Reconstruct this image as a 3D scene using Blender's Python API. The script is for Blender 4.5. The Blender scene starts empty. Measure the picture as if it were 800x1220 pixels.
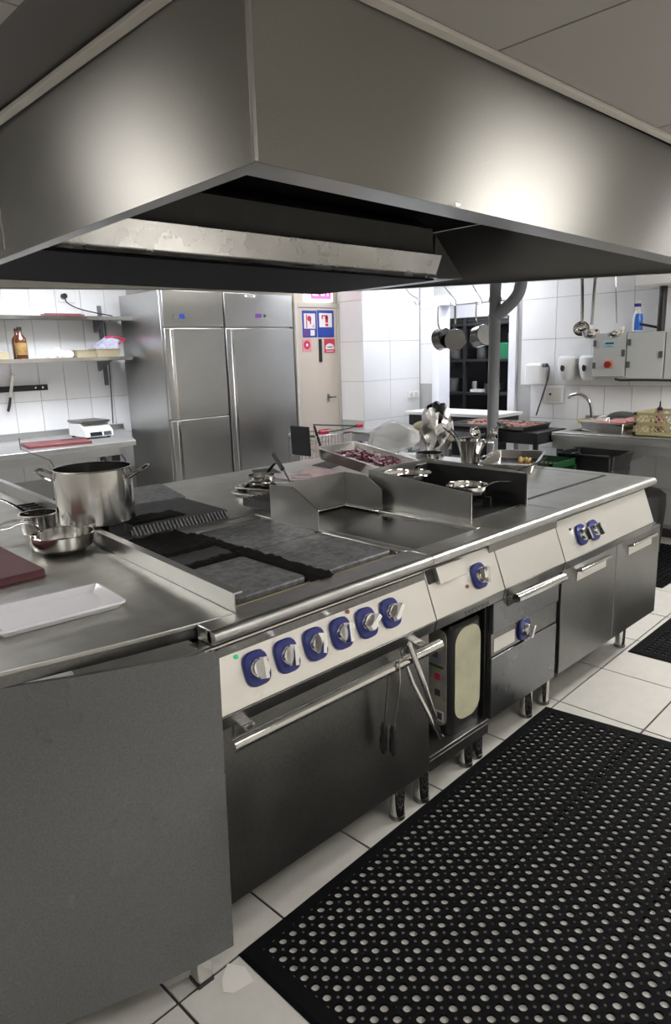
import bpy, bmesh, math, random
from mathutils import Vector, Matrix, Euler
random.seed(7)
PI = math.pi
R = math.radians
SC = bpy.context.scene
COL = SC.collection

# ------------------------------------------------------------------ camera
cam_d = bpy.data.cameras.new('camera')
cam = bpy.data.objects.new('camera', cam_d)
COL.objects.link(cam)
cam_d.sensor_fit = 'VERTICAL'
cam_d.sensor_height = 36.0
cam_d.lens = 824.2 / 1220 * 36.0
cam_d.clip_start = 0.02
_y, _p, _r = R(46.46), R(12.86), R(-1.83)
_f = Vector((math.cos(_y) * math.cos(_p), math.sin(_y) * math.cos(_p), -math.sin(_p)))
_rt = _f.cross(Vector((0, 0, 1))).normalized()
_up = _rt.cross(_f)
_rx = _rt * math.cos(_r) + _up * math.sin(_r)
_ux = _up * math.cos(_r) - _rt * math.sin(_r)
_m = Matrix((_rx, _ux, -_f)).transposed().to_4x4()
_m.translation = Vector((-.804, -1.258, 1.5075))
cam.matrix_world = _m
SC.camera = cam

# ------------------------------------------------------------------ world, exposure
w = bpy.data.worlds.new('world')
SC.world = w
w.use_nodes = True
w.node_tree.nodes['Background'].inputs[0].default_value = (.8, .85, 1, 1)
w.node_tree.nodes['Background'].inputs[1].default_value = 0.05
vs = SC.view_settings
vs.view_transform = 'Standard'
vs.look = 'None'
vs.gamma = 1
vs.exposure = 0.0
LAMP = 15.0          # radiance of the fluorescent ceiling panels

# ------------------------------------------------------------------ materials
MATS = {}
def mat(name, col, rough=.5, metal=0., noise=0., nscale=8., bump=0., bscale=60., stretch=(1, 1, 1), rvar=0.,
        spec=.5, emit=None, estr=0., trans=0., alpha=1., coat=0., col2=None, aniso=0.):
    m = bpy.data.materials.new(name)
    m.use_nodes = True
    nt = m.node_tree
    b = nt.nodes['Principled BSDF']
    b.inputs['Base Color'].default_value = (*col, 1)
    b.inputs['Roughness'].default_value = rough
    b.inputs['Metallic'].default_value = metal
    b.inputs['Specular IOR Level'].default_value = spec
    b.inputs['Transmission Weight'].default_value = trans
    b.inputs['Alpha'].default_value = alpha
    b.inputs['Coat Weight'].default_value = coat
    if emit:
        b.inputs['Emission Color'].default_value = (*emit, 1)
        b.inputs['Emission Strength'].default_value = estr
    L = nt.links.new
    tc = nt.nodes.new('ShaderNodeTexCoord')
    mp = nt.nodes.new('ShaderNodeMapping')
    mp.inputs['Scale'].default_value = stretch
    L(tc.outputs['Object'], mp.inputs[0])
    if noise > 0:
        n = nt.nodes.new('ShaderNodeTexNoise')
        n.inputs['Scale'].default_value = nscale
        n.inputs['Detail'].default_value = 5
        n.inputs['Roughness'].default_value = .65
        L(tc.outputs['Object'], n.inputs['Vector'])
        rp = nt.nodes.new('ShaderNodeValToRGB')
        c2 = col2 or tuple(max(0, c * (1 - noise)) for c in col)
        rp.color_ramp.elements[0].position = .25
        rp.color_ramp.elements[1].position = .75
        rp.color_ramp.elements[0].color = (*c2, 1)
        rp.color_ramp.elements[1].color = (*col, 1)
        L(n.outputs['Fac'], rp.inputs[0])
        L(rp.outputs[0], b.inputs['Base Color'])
    if rvar > 0:
        n3 = nt.nodes.new('ShaderNodeTexNoise')
        n3.inputs['Scale'].default_value = 5
        n3.inputs['Detail'].default_value = 6
        L(tc.outputs['Object'], n3.inputs['Vector'])
        mr = nt.nodes.new('ShaderNodeMapRange')
        mr.inputs['From Min'].default_value = .2
        mr.inputs['From Max'].default_value = .8
        mr.inputs['To Min'].default_value = max(.02, rough - rvar)
        mr.inputs['To Max'].default_value = min(1, rough + rvar)
        L(n3.outputs['Fac'], mr.inputs[0])
        L(mr.outputs[0], b.inputs['Roughness'])
    if bump > 0:
        n2 = nt.nodes.new('ShaderNodeTexNoise')
        n2.inputs['Scale'].default_value = bscale
        n2.inputs['Detail'].default_value = 3
        L(mp.outputs[0], n2.inputs['Vector'])
        bp = nt.nodes.new('ShaderNodeBump')
        bp.inputs['Strength'].default_value = bump
        bp.inputs['Distance'].default_value = .002
        L(n2.outputs['Fac'], bp.inputs['Height'])
        L(bp.outputs[0], b.inputs['Normal'])
    if aniso:                               # horizontal brushing: highlights smear vertically
        tg_ = nt.nodes.new('ShaderNodeTangent')
        tg_.direction_type = 'RADIAL'
        tg_.axis = 'Z'
        L(tg_.outputs[0], b.inputs['Tangent'])
        b.inputs['Anisotropic'].default_value = aniso
        b.inputs['Anisotropic Rotation'].default_value = .25
    MATS[name] = m
    return m

BRX = (1.5, 60, 60)     # brushed along x
BRZ = (60, 60, 1.5)     # brushed along z
steel = mat('steel_brushed', (.52, .52, .51), .36, 1, .18, 5, .10, 12, BRX, .06)
steel_light = mat('steel_light', (.74, .74, .73), .42, 1, .12, 5, .08, 12, BRX, .05)
steel_v = mat('steel_brushed_vertical', (.46, .46, .46), .33, 1, .2, 4, .10, 12, BRZ, .07)
steel_top = mat('steel_worktop', (.68, .68, .65), .40, 1, .26, 9, .05, 20, (6, 6, 6), .08)
steel_dark = mat('steel_dark_grained', (.27, .27, .265), .36, 1, .30, 160, .2, 90, (1, 1, 1), .07)  # darker steel colour with fine grain
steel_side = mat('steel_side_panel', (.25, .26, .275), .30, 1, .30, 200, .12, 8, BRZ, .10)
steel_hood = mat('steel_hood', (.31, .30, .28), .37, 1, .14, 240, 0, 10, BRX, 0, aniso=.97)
steel_panel = mat('steel_control_panel', (.80, .78, .74), .38, 1, .05, 4, .05, 12, BRX, .04)
steel_bright = mat('steel_bright', (.68, .67, .65), .18, 1, .08, 12, .03, 30, (1, 1, 1), .05)
steel_pol = mat('steel_polished', (.66, .65, .63), .13, 1, .06, 20, .03, 40, (1, 1, 12), .04)
steel_pan = mat('steel_hanging_pan', (.30, .30, .30), .2, 1, .15, 12)
chrome = mat('chrome', (.80, .80, .80), .07, 1)
steel_band = mat('steel_grease_band', (.50, .49, .48), .26, 1, .12, 3, .10, 12, BRZ, .08)
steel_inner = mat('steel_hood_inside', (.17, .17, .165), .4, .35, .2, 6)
hood_dark = mat('hood_underside_black', (.008, .008, .009), .8, 0, .3, 8, spec=.1)  # near-black colour for the hood's underside, roof and liner
hood_lip = mat('hood_back_lip_lit', (.80, .77, .70), .5, 0, .06, 6)  # pale colour carries the room light on the back skirt's inner face
steel_fridge = mat('steel_fridge', (.52, .52, .51), .30, 1, .10, 3, .10, 12, BRZ, .02)
cast = mat('cast_iron', (.055, .055, .058), .55, .1, .5, 14, .6, 60, (1, 1, 1), .1, col2=(.022, .022, .024))
cast_grey = mat('cast_iron_worn', (.30, .305, .315), .55, .4, .6, 36, .5, 70, (1, 1, 1), .12, col2=(.06, .062, .068))
crust = mat('burnt_crust', (.009, .0085, .008), .8, 0, .4, 50, 1., 160, spec=.12)
griddle = mat('griddle_plate', (.085, .08, .072), .32, .8, .45, 10, .15, 40, (1, 1, 1), .1)
black_in = mat('black_enamel', (.010, .010, .011), .5)
black_pl = mat('black_plastic', (.015, .015, .016), .38)
black_bag = mat('black_bin_bag', (.010, .010, .011), .28, 0, 0, 8, .8, 25)
rubber = mat('black_rubber', (.005, .005, .006), .75, 0, .2, 30, .3, 200, spec=.1)
wall_t = mat('white_wall_tile', (.80, .80, .80), .16, 0, .03, 3)
wall_g = mat('wall_grout', (.46, .46, .45), .8, 0, .1, 20)
wall_p = mat('painted_wall', (.66, .61, .55), .6, 0, .05, 3)
wall_u = mat('pale_wall', (.66, .64, .60), .4, 0, .05, 2)
floor_t = mat('floor_tile', (.60, .585, .55), .34, 0, .12, 6, .06, 60, (1, 1, 1), .08)
floor_g = mat('floor_grout', (.035, .033, .03), .85)
ceil_m = mat('ceiling_panel', (.43, .41, .385), .75, 0, .12, 180, .25, 260)
ceil_g = mat('ceiling_grid', (.12, .115, .11), .7)
trim_w = mat('white_trim', (.62, .59, .54), .45)
white_p = mat('white_plastic', (.80, .80, .79), .3)
grey_box = mat('grey_enclosure', (.44, .455, .44), .45, 0, .04, 4)
grey_dk = mat('grey_hinge', (.07, .07, .075), .5)
door_m = mat('beige_door', (.66, .58, .50), .5, 0, .05, 3)
white_f = mat('white_frame', (.80, .80, .84), .4)
pvc = mat('grey_pvc_pipe', (.25, .26, .28), .4, 0, .12, 10)
blue = mat('blue_bezel', (.018, .027, .17), .35)
blue_s = mat('blue_sign', (.01, .05, .36), .5)
red_s = mat('red_sign', (.62, .03, .09), .5)
pink_s = mat('pink_sign', (.80, .32, .38), .5)
white_s = mat('white_sign', (.82, .80, .80), .5)
purple_s = mat('purple_sign', (.12, .04, .25), .5)
maroon = mat('maroon_board', (.115, .032, .04), .5, 0, .25, 30, .2, 90)
red_b = mat('red_board', (.19, .045, .05), .5, 0, .2, 30)
ceramic = mat('white_ceramic', (.90, .90, .96), .12, 0, 0, coat=.3)
red_pl = mat('red_plastic', (.55, .02, .06), .4)
foil = mat('aluminium_foil', (.82, .82, .82), .16, 1, 0, 8, .5, 30)
film = mat('clear_film', (.95, .95, .96), .15, 0, 0, 8, .4, 20, alpha=.55)
onion_p = mat('red_onion', (.22, .025, .085), .35, 0, .4, 60)
onion_w = mat('onion_flesh', (.70, .58, .62), .35)
meat_r = mat('meat', (.42, .14, .10), .4, 0, .6, 30, .5, 60, col2=(.16, .07, .04))
meat_p = mat('pink_meat', (.62, .26, .26), .4, 0, .35, 30, .4, 60)
food_y = mat('yellow_food', (.72, .50, .18), .5, 0, .4, 50, .5, 90)
green_v = mat('green_leaf', (.05, .17, .02), .45, 0, .5, 30)
green_c = mat('green_crate', (.006, .05, .014), .45)
crate_m = mat('tan_crate', (.36, .31, .17), .5, 0, .1, 12)
amber = mat('amber_bottle', (.10, .03, .012), .12, 0, 0, coat=.4)
label_y = mat('bottle_label', (.42, .26, .08), .6, 0, .6, 40)
blue_liq = mat('blue_cleaner', (.03, .16, .62), .25)
led_g = mat('green_indicator', (.02, .30, .12), .3, emit=(.05, 1, .35), estr=.3)
red_i = mat('red_indicator', (.30, .07, .04), .35)
lamp_e = mat('lamp_diffuser', (.9, .9, .9), .5, emit=(1, .975, .94), estr=LAMP)
lamp_b = mat('lamp_diffuser_bright', (.9, .9, .9), .5, emit=(1, .97, .93), estr=LAMP * 3.2)
lamp_a = mat('lamp_diffuser_left', (.9, .9, .9), .5, emit=(1, .97, .93), estr=LAMP * 2.1)
lamp_d = mat('lamp_diffuser_corner', (.9, .9, .9), .5, emit=(.88, .92, 1.0), estr=LAMP * .9)
lamp_c = mat('lamp_diffuser_cool', (.9, .9, .9), .5, emit=(.88, .92, 1.0), estr=LAMP * 1.6)
sign_l = mat('lit_sign_white', (.9, .9, .9), .5, emit=(1, .92, .95), estr=1.6)
sign_r = mat('lit_sign_pink', (.8, .1, .3), .5, emit=(.95, .16, .42), estr=1.1)
oil_lab = mat('canister_label', (.46, .45, .36), .5, 0, .55, 22, col2=(.22, .20, .20))
oil_lab2 = mat('canister_label_pale', (.58, .57, .40), .5, 0, .25, 12)
brass = mat('brass_rail', (.62, .50, .32), .3, 1)
refl_pink = mat('hob_pink_reflection', (.46, .33, .33), .2, .6, .15, 8)  # red reflection of the exit sign put into the plate's colour
tray_tan = mat('tan_foam_tray', (.36, .31, .20), .5)
wood_y = mat('yellow_sponge', (.62, .45, .20), .8, 0, .3, 60)
shelf_dk = mat('dark_shelving', (.028, .028, .030), .45, .4)
paper = mat('paper_scrap', (.72, .70, .66), .8)
bag_print = mat('printed_bag', (.55, .52, .60), .25, 0, .7, 45, .5, 40, col2=(.20, .22, .35))
screen = mat('dark_display', (.02, .025, .03), .2)

# ------------------------------------------------------------------ mesh builder
class MB:
    def __init__(s):
        s.b = bmesh.new()
    def V(s, p): return s.b.verts.new(p)
    def face(s, ps):
        vs_ = [s.V(p) for p in ps]
        try: return s.b.faces.new(vs_)
        except ValueError: return None
    def loft(s, rings, cap0=True, cap1=True, closed=True):
        rr = [[s.V(p) for p in r] for r in rings]
        n = len(rr[0])
        for a, b in zip(rr, rr[1:]):
            for i in range(n if closed else n - 1):
                j = (i + 1) % n
                try: s.b.faces.new((a[i], a[j], b[j], b[i]))
                except ValueError: pass
        if cap0: s.b.faces.new(list(reversed(rr[0])))
        if cap1: s.b.faces.new(rr[-1])
        return s
    def box(s, x0, x1, y0, y1, z0, z1):
        return s.loft([[(x0, y0, z0), (x1, y0, z0), (x1, y1, z0), (x0, y1, z0)],
                       [(x0, y0, z1), (x1, y0, z1), (x1, y1, z1), (x0, y1, z1)]])
    def hexa(s, lo, hi):
        return s.loft([lo, hi])
    def prism_x(s, poly, x0, x1):          # poly in (y,z)
        return s.loft([[(x0, a, b) for a, b in poly], [(x1, a, b) for a, b in poly]])
    def prism_y(s, poly, y0, y1):          # poly in (x,z)
        return s.loft([[(a, y0, b) for a, b in poly], [(a, y1, b) for a, b in poly]])
    def prism_z(s, poly, z0, z1):          # poly in (x,y)
        return s.loft([[(a, b, z0) for a, b in poly], [(a, b, z1) for a, b in poly]])
    def rslab(s, x0, x1, y0, y1, z0, z1, r=.02, n=5, top_in=0.):
        def ring(z, d):
            o = []
            for cx, cy, a in ((x1 - r, y1 - r, 0), (x0 + r, y1 - r, 90), (x0 + r, y0 + r, 180), (x1 - r, y0 + r, 270)):
                for i in range(n + 1):
                    t = R(a + 90 * i / n)
                    o.append((cx + (r - d) * math.cos(t), cy + (r - d) * math.sin(t), z))
            return o
        rs = [ring(z0, 0), ring(z1 - top_in, 0)]
        if top_in: rs.append(ring(z1, top_in))
        return s.loft(rs)
    def tray(s, x0, x1, y0, y1, z0, z1, tp=.02, t=.004, rim=.012, r=.03, n=4):
        def ring(z, d):
            o = []
            rr = max(.003, r - d)
            a0, a1, b0, b1 = x0 + d, x1 - d, y0 + d, y1 - d
            for cx, cy, a in ((a1 - rr, b1 - rr, 0), (a0 + rr, b1 - rr, 90), (a0 + rr, b0 + rr, 180), (a1 - rr, b0 + rr, 270)):
                for i in range(n + 1):
                    th = R(a + 90 * i / n)
                    o.append((cx + rr * math.cos(th), cy + rr * math.sin(th), z))
            return o
        return s.loft([ring(z0, tp), ring(z1 - t, 0), ring(z1 - t, -rim), ring(z1, -rim), ring(z1, t), ring(z0 + t, tp + t)])
    def cyl(s, p0, p1, r0, r1=None, n=16, cap=True):
        if r1 is None: r1 = r0
        p0, p1 = Vector(p0), Vector(p1)
        d = (p1 - p0).normalized()
        u = d.orthogonal().normalized()
        v = d.cross(u)
        A = [[tuple(p + u * r * math.cos(2 * PI * i / n) + v * r * math.sin(2 * PI * i / n)) for i in range(n)]
             for p, r in ((p0, r0), (p1, r1))]
        return s.loft(A, cap, cap)
    def tube(s, pts, r, n=8, closed=False, sq=1., up=None):
        pts = [Vector(p) for p in pts]
        N = len(pts)
        rs = r if isinstance(r, (list, tuple)) else [r] * N
        rings, u = [], None
        for i, p in enumerate(pts):
            a = pts[i - 1] if (i > 0 or closed) else p
            b = pts[(i + 1) % N] if (i < N - 1 or closed) else p
            d = (b - a).normalized()
            if u is None:
                u = Vector(up).cross(d).normalized() if up else d.orthogonal().normalized()
            else:
                u = (u - d * u.dot(d)).normalized()
            v = d.cross(u)
            rings.append([tuple(p + u * rs[i] * math.cos(2 * PI * k / n) + v * rs[i] * sq * math.sin(2 * PI * k / n)) for k in range(n)])
        if closed:
            rings.append(rings[0])
            return s.loft(rings, False, False)
        return s.loft(rings)
    def lathe(s, prof, c=(0, 0, 0), n=28):
        rings = []
        for r, z in prof:
            rings.append([(c[0] + max(r, 1e-4) * math.cos(2 * PI * i / n), c[1] + max(r, 1e-4) * math.sin(2 * PI * i / n), c[2] + z) for i in range(n)])
        return s.loft(rings)
    def xf(s, M):
        s.b.transform(M)
        return s
    def jitter(s, a, seed=1):
        rnd = random.Random(seed)
        for v in s.b.verts:
            v.co += Vector((rnd.uniform(-a, a), rnd.uniform(-a, a), rnd.uniform(-a, a)))
        return s
    def mesh(s, name, m, ang=35):
        bmesh.ops.recalc_face_normals(s.b, faces=s.b.faces[:])
        me = bpy.data.meshes.new(name)
        s.b.to_mesh(me)
        s.b.free()
        me.materials.append(m)
        me.polygons.foreach_set('use_smooth', [True] * len(me.polygons))
        me.set_sharp_from_angle(angle=R(ang))
        return me

def smooth_pts(pts, k=6):
    P = [Vector(p) for p in pts]
    P = [P[0] * 2 - P[1]] + P + [P[-1] * 2 - P[-2]]
    o = []
    for i in range(1, len(P) - 2):
        for j in range(k):
            t = j / k
            a, b, c, d = P[i - 1], P[i], P[i + 1], P[i + 2]
            o.append(.5 * ((2 * b) + (c - a) * t + (2 * a - 5 * b + 4 * c - d) * t * t + (3 * b - a - 3 * c + d) * t ** 3))
    o.append(P[-2])
    return o

def tag(o, label=None, cat=None, group=None, kind=None):
    for k, v in (('label', label), ('category', cat), ('group', group), ('kind', kind)):
        if v: o[k] = v
    return o
def thing(name, label, cat, loc=(0, 0, 0), group=None):
    o = bpy.data.objects.new(name, None)
    o.empty_display_size = .05
    o.location = loc
    COL.objects.link(o)
    return tag(o, label, cat, group)
def obj(name, B, m, parent=None, bevel=0., ang=35, kind=None, label=None, local=False):
    """links the builder's shapes (world coordinates, or local ones) as ONE mesh object"""
    if parent is not None and not local:
        p, off = parent, Vector()
        while p is not None:
            off += p.location
            p = p.parent
        B.xf(Matrix.Translation(-off))
    o = bpy.data.objects.new(name, B.mesh(name, m, ang))
    COL.objects.link(o)
    if parent is not None: o.parent = parent
    if bevel:
        md = o.modifiers.new('bevel', 'BEVEL')
        md.width = bevel
        md.segments = 2
        md.limit_method = 'ANGLE'
    return tag(o, label, None, None, kind)
def single(name, B, m, label, cat, group=None, bevel=0., loc=None, kind=None, ang=35):
    o = obj(name, B, m, None, bevel, ang, kind)
    if loc: o.location = loc
    return tag(o, label, cat, group)
def struct(name, B, m, parent=None, bevel=0.):
    return obj(name, B, m, parent, bevel, kind=None if parent else 'structure')
def copy_tree(o, parent=None):
    c = o.copy()
    COL.objects.link(c)
    c.parent = parent
    for ch in list(o.children): copy_tree(ch, c)
    return c
def unit_mesh(name, m, bev):
    b = bmesh.new()
    bmesh.ops.create_cube(b, size=1)
    me = bpy.data.meshes.new(name)
    b.to_mesh(me)
    b.free()
    me.materials.append(m)
    return me
def piece(name, me, parent, c, size, rot=None):
    o = bpy.data.objects.new(name, me)
    COL.objects.link(o)
    o.parent = parent
    o.location = c
    o.scale = size
    if rot: o.rotation_euler = rot
    return o

# ------------------------------------------------------------------ the room
X0, X1, Y0, Y1, ZC = -2.4, 5.05, -2.8, 4.7, 2.43
floor = struct('floor', MB().box(X0, X1, Y0, Y1, -.06, -.004), floor_g)
xs = [-.902, -.51, -.167, .175, .54, .93, 1.355, 1.784, 2.213, 2.64, 3.07, 3.50, 3.93, 4.36, 4.79]
ys = [-1.78, -1.42, -1.06, -.70, -.34, .02, .38, .74, 1.10]
tile_me = unit_mesh('floor_tile', floor_t, .002)
ca, sa = math.cos(R(2)), math.sin(R(2))
G = .004
for i in range(len(xs) - 1):
    for j in range(len(ys) - 1):
        cx, cy = (xs[i] + xs[i + 1]) / 2, (ys[j] + ys[j + 1]) / 2
        if cy > .4 and cx < 2.6: continue      # the island stands there
        piece('tile', tile_me, floor, (cx * ca - cy * sa, cx * sa + cy * ca, -.004 + random.uniform(-.0004, .0004)),
              (xs[i + 1] - xs[i] - 2 * G, ys[j + 1] - ys[j] - 2 * G, .008), (0, 0, R(2)))
tf = MB()                                   # the tiles outside the picture and under the island
xa_ = [-2.38, -2.08, -1.70, -1.30] + xs
ya_ = [-2.78, -2.50, -2.14] + ys + [1.46, 1.82, 2.18, 2.54, 2.90, 3.26, 3.62, 3.98, 4.34, 4.70]
for i in range(len(xa_) - 1):
    for j in range(len(ya_) - 1):
        x0, x1, y0, y1 = xa_[i], xa_[i + 1], ya_[j], ya_[j + 1]
        if x0 >= xs[0] and y0 >= ys[0] and y1 <= ys[-1] and not ((y0 + y1) / 2 > .4 and (x0 + x1) / 2 < 2.6): continue
        tf.box(x0 + G, x1 - G, y0 + G, y1 - G, -.006, 0)
tf.xf(Matrix.Rotation(R(2), 4, 'Z'))
obj('tile_field', tf, floor_t, floor, kind='stuff')
struct('ceiling', MB().box(X0, X1, Y0, Y1, ZC + .012, ZC + .1), ceil_g)
ceiling = bpy.data.objects['ceiling']
cp_me = unit_mesh('ceiling_panel', ceil_m, .002)
cxs = [-2.38, -1.18, .06, 1.30, 2.54, 3.78, 5.03]
cys = [-2.8, -2.2, -1.6, -1.0, -.40, .20, .80, 1.03, 1.63, 2.23, 2.83, 3.43, 4.03, 4.68]
for i in range(len(cxs) - 1):
    for j in range(len(cys) - 1):
        cx, cy = (cxs[i] + cxs[i + 1]) / 2, (cys[j] + cys[j + 1]) / 2
        if .4 < cx < 3.7 and .4 < cy < 3.0: continue
        piece('ceiling_panel', cp_me, ceiling, (cx, cy, ZC + .006), (cxs[i + 1] - cxs[i] - .010, cys[j + 1] - cys[j] - .010, .016))
struct('wall_left', MB().box(X0 - .1, X0, Y0, Y1, 0, ZC), wall_u)
struct('wall_front', MB().box(X0, X1 + .15, Y0 - .1, Y0, 0, ZC), wall_u)
wb = struct('wall_back', MB().box(X0, 3.62, Y1 + .006, Y1 + .1, 0, ZC), wall_g)
wd = struct('wall_door', MB().box(3.62, X1 + .15, 3.87, Y1 + .1, 0, ZC), wall_p)
wc = struct('wall_corner', MB().box(4.18 + .006, X1 + .15, 3.53 + .006, 3.868, 0, ZC), wall_g)
OP0, OP1, OZ = 2.43, 3.26, 1.955       # opening into the back store
wr = struct('wall_right', MB().box(X1 + .006, X1 + .15, Y0, OP0, 0, ZC).box(X1 + .006, X1 + .15, OP1, 3.534, 0, ZC)
            .box(X1 + .006, X1 + .15, OP0, OP1, OZ, ZC), wall_g)
wt_me = unit_mesh('wall_tile', wall_t, .001)
def wtile(parent, axis, pos, a0, a1, z0, z1, g=.0022):
    j = random.uniform(-.0006, .0006)
    if axis == 'y':
        piece('tile', wt_me, parent, ((a0 + a1) / 2, pos + .003 + j, (z0 + z1) / 2), (a1 - a0 - 2 * g, .008, z1 - z0 - 2 * g))
    else:
        piece('tile', wt_me, parent, (pos + .003 + j, (a0 + a1) / 2, (z0 + z1) / 2), (.008, a1 - a0 - 2 * g, z1 - z0 - 2 * g))
zrow = [.54, .87, 1.20, 1.53, 1.86, 2.19, ZC]
for i in range(9):
    for j in range(len(zrow) - 1):
        wtile(wb, 'y', Y1, .405 + .2165 * i, .405 + .2165 * (i + 1), zrow[j], zrow[j + 1])
for a0, a1 in ((4.185, 4.577), (4.577, 5.045)):
    for z0, z1 in ((.465, .85), (.85, 1.235), (1.235, 1.62), (1.62, 2.005), (2.005, ZC)):
        wtile(wc, 'y', 3.53, a0, a1, z0, z1)
for z0, z1 in ((.85, 1.235), (1.235, 1.62), (1.62, 2.005), (2.005, ZC)):
    wtile(wc, 'x', 4.18, 3.535, 3.868, z0, z1)
for i in range(7):
    for z0, z1 in ((1.17, 1.58), (1.58, 1.935), (1.935, ZC)):
        wtile(wr, 'x', X1, 2.312 - .345 * (i + 1), 2.312 - .345 * i, z0, z1)
for i in range(10):
    for z0, z1 in ((.03, .33), (.33, .60), (.60, .87), (.87, 1.17)):
        wtile(wr, 'x', X1, 2.203 - .238 * (i + 1), 2.203 - .238 * i, z0, z1)
for z0, z1 in ((1.17, 1.58), (1.58, 1.935), (1.935, ZC)):
    wtile(wr, 'x', X1, 3.345, 3.525, z0, z1)
# door frame of the opening: a white jamb on each side and a lintel board
struct('trim_1', MB().box(5.02, 5.21, OP0 - .075, OP0 + .003, 0, OZ + .09), white_f, bevel=.004)
struct('trim_2', MB().box(5.02, 5.21, OP1 - .003, OP1 + .085, 0, OZ + .09), white_f, bevel=.004)
struct('trim_3', MB().box(5.02, 5.21, OP0 + .004, OP1 - .004, OZ - .003, OZ + .09), white_f, bevel=.004)
# the store behind
struct('wall_store_back', MB().box(6.4, 6.5, 1.4, 4.9, 0, ZC + .1), white_f)
struct('wall_store_left', MB().box(5.2, 6.4, 4.8, 4.9, 0, ZC + .1), white_f)
struct('wall_store_right', MB().box(5.2, 6.4, 1.4, 1.5, 0, ZC + .1), white_f)
struct('floor_store', MB().box(5.05, 6.5, 1.4, 4.9, -.06, -.001), floor_t)
struct('ceiling_store', MB().box(5.2, 6.5, 1.4, 4.9, ZC, ZC + .1), white_f)
# white L-trim where the hood meets the ceiling
struct('trim_4', MB().box(.305, 3.93, .135, .172, ZC - .02, ZC - .004), trim_w, bevel=.002)
struct('trim_5', MB().box(.288, .326, .172, 3.3, ZC - .02, ZC - .004), trim_w, bevel=.002)

# ------------------------------------------------------------------ ceiling luminaires (outside the frame or behind the hood)
def luminaire(x, y, sx, sy, label, m=lamp_e):
    t = thing('ceiling_light', label, 'ceiling light', (x, y, ZC - .03), 'fluorescent ceiling panels')
    obj('frame', MB().box(x - sx / 2 - .03, x + sx / 2 + .03, y - sy / 2 - .03, y + sy / 2 + .03, ZC - .025, ZC - .003), trim_w, t, .003)
    obj('diffuser', MB().box(x - sx / 2, x + sx / 2, y - sy / 2, y + sy / 2, ZC - .030, ZC - .0252), m, t)
luminaire(3.45, -.98, 1.2, .5, 'white framed fluorescent ceiling panel over the aisle in front of the range', lamp_b)
luminaire(-.75, 2.5, .5, .8, 'white framed fluorescent ceiling panel beside the left face of the hood', lamp_a)
luminaire(1.2, 3.55, 1.2, .6, 'white framed fluorescent ceiling panel in front of the wall shelves', lamp_c)
luminaire(2.9, 3.42, .9, .3, 'small unseen ceiling panel added to brighten the fridges')  # unseen panel, added to put more light on the fridges
luminaire(4.45, 2.75, .6, 1.0, 'white framed fluorescent ceiling panel by the store opening', lamp_d)
luminaire(4.5, -.05, .3, .6, 'small white framed ceiling panel over the sink counter')
luminaire(-1.3, -1.6, 1.2, .3, 'white framed fluorescent ceiling panel behind the camera')
luminaire(.9, -1.9, 1.2, .4, 'unseen ceiling panel added along the front wall as fill light')  # unseen panel, added as fill for the front aisle
luminaire(5.6, 3.1, .4, 1.2, 'white framed fluorescent ceiling panel inside the store', lamp_c)

# ------------------------------------------------------------------ extractor hood
hood = thing('extractor_hood', 'huge brushed steel extractor hood hanging from the ceiling over the cooking island', 'extractor hood', (2.1, 1.7, ZC))
A_, B_, C_, D_ = Vector((.33, .176, 1.967)), Vector((3.9, .224, 1.92)), Vector((3.85, 3.222, 2.045)), Vector((.35, 3.25, 1.935))
def skirt(name, P, Q, inward, m, t=.004, lip=.045):
    P, Q, n = Vector(P), Vector(Q), Vector(inward)
    zt = ZC - .006
    up = lambda v: Vector((v.x, v.y, zt))
    b = MB()
    b.hexa([P, Q, Q + n * t, P + n * t], [up(P), up(Q), up(Q) + n * t, up(P) + n * t])
    return obj(name, b, m, hood)
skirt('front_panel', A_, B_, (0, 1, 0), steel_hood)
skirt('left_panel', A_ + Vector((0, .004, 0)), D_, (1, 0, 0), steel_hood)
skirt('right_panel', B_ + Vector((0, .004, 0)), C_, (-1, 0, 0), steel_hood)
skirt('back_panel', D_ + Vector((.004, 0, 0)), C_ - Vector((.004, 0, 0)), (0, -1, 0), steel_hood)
def flange(P, Q, n, wd_):
    P, Q, n = Vector(P), Vector(Q), Vector(n)
    u = Vector((0, 0, .006))
    return [P, Q, Q + n * wd_, P + n * wd_], [P + u, Q + u, Q + n * wd_ + u, P + n * wd_ + u]
e = Vector((0, 0, .001))
obj('front_flange', MB().hexa(*flange(A_ + Vector((.05, .005, 0)), B_ + Vector((-.05, .005, 0)), (0, 1, 0), .11)), steel, hood)
obj('left_flange', MB().hexa(*flange(A_ + Vector((.005, .005, 0)), D_ + Vector((.005, -.005, 0)), (1, 0, 0), .05)), steel, hood)
obj('right_flange', MB().hexa(*flange(B_ + Vector((-.005, .005, 0)), C_ + Vector((-.005, -.005, 0)), (-1, 0, 0), .04)), steel_dark, hood)
obj('back_flange', MB().hexa(*flange(D_ + Vector((.05, -.005, 0)), C_ + Vector((-.05, -.005, 0)), (0, -1, 0), .04)), steel_hood, hood)
obj('corner_strip', MB().tube([A_ + Vector((-.001, -.001, 0)), (A_.x - .001, A_.y - .001, ZC - .02)], .0075, 8), steel_bright, hood)
obj('seam_strip', MB().box(.325, .331, 1.862, 1.876, 1.972, ZC - .022), steel_bright, hood)
obj('joint_strip', MB().box(1.13, 1.15, .172, .178, 1.958, 1.964), steel_bright, hood)
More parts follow.
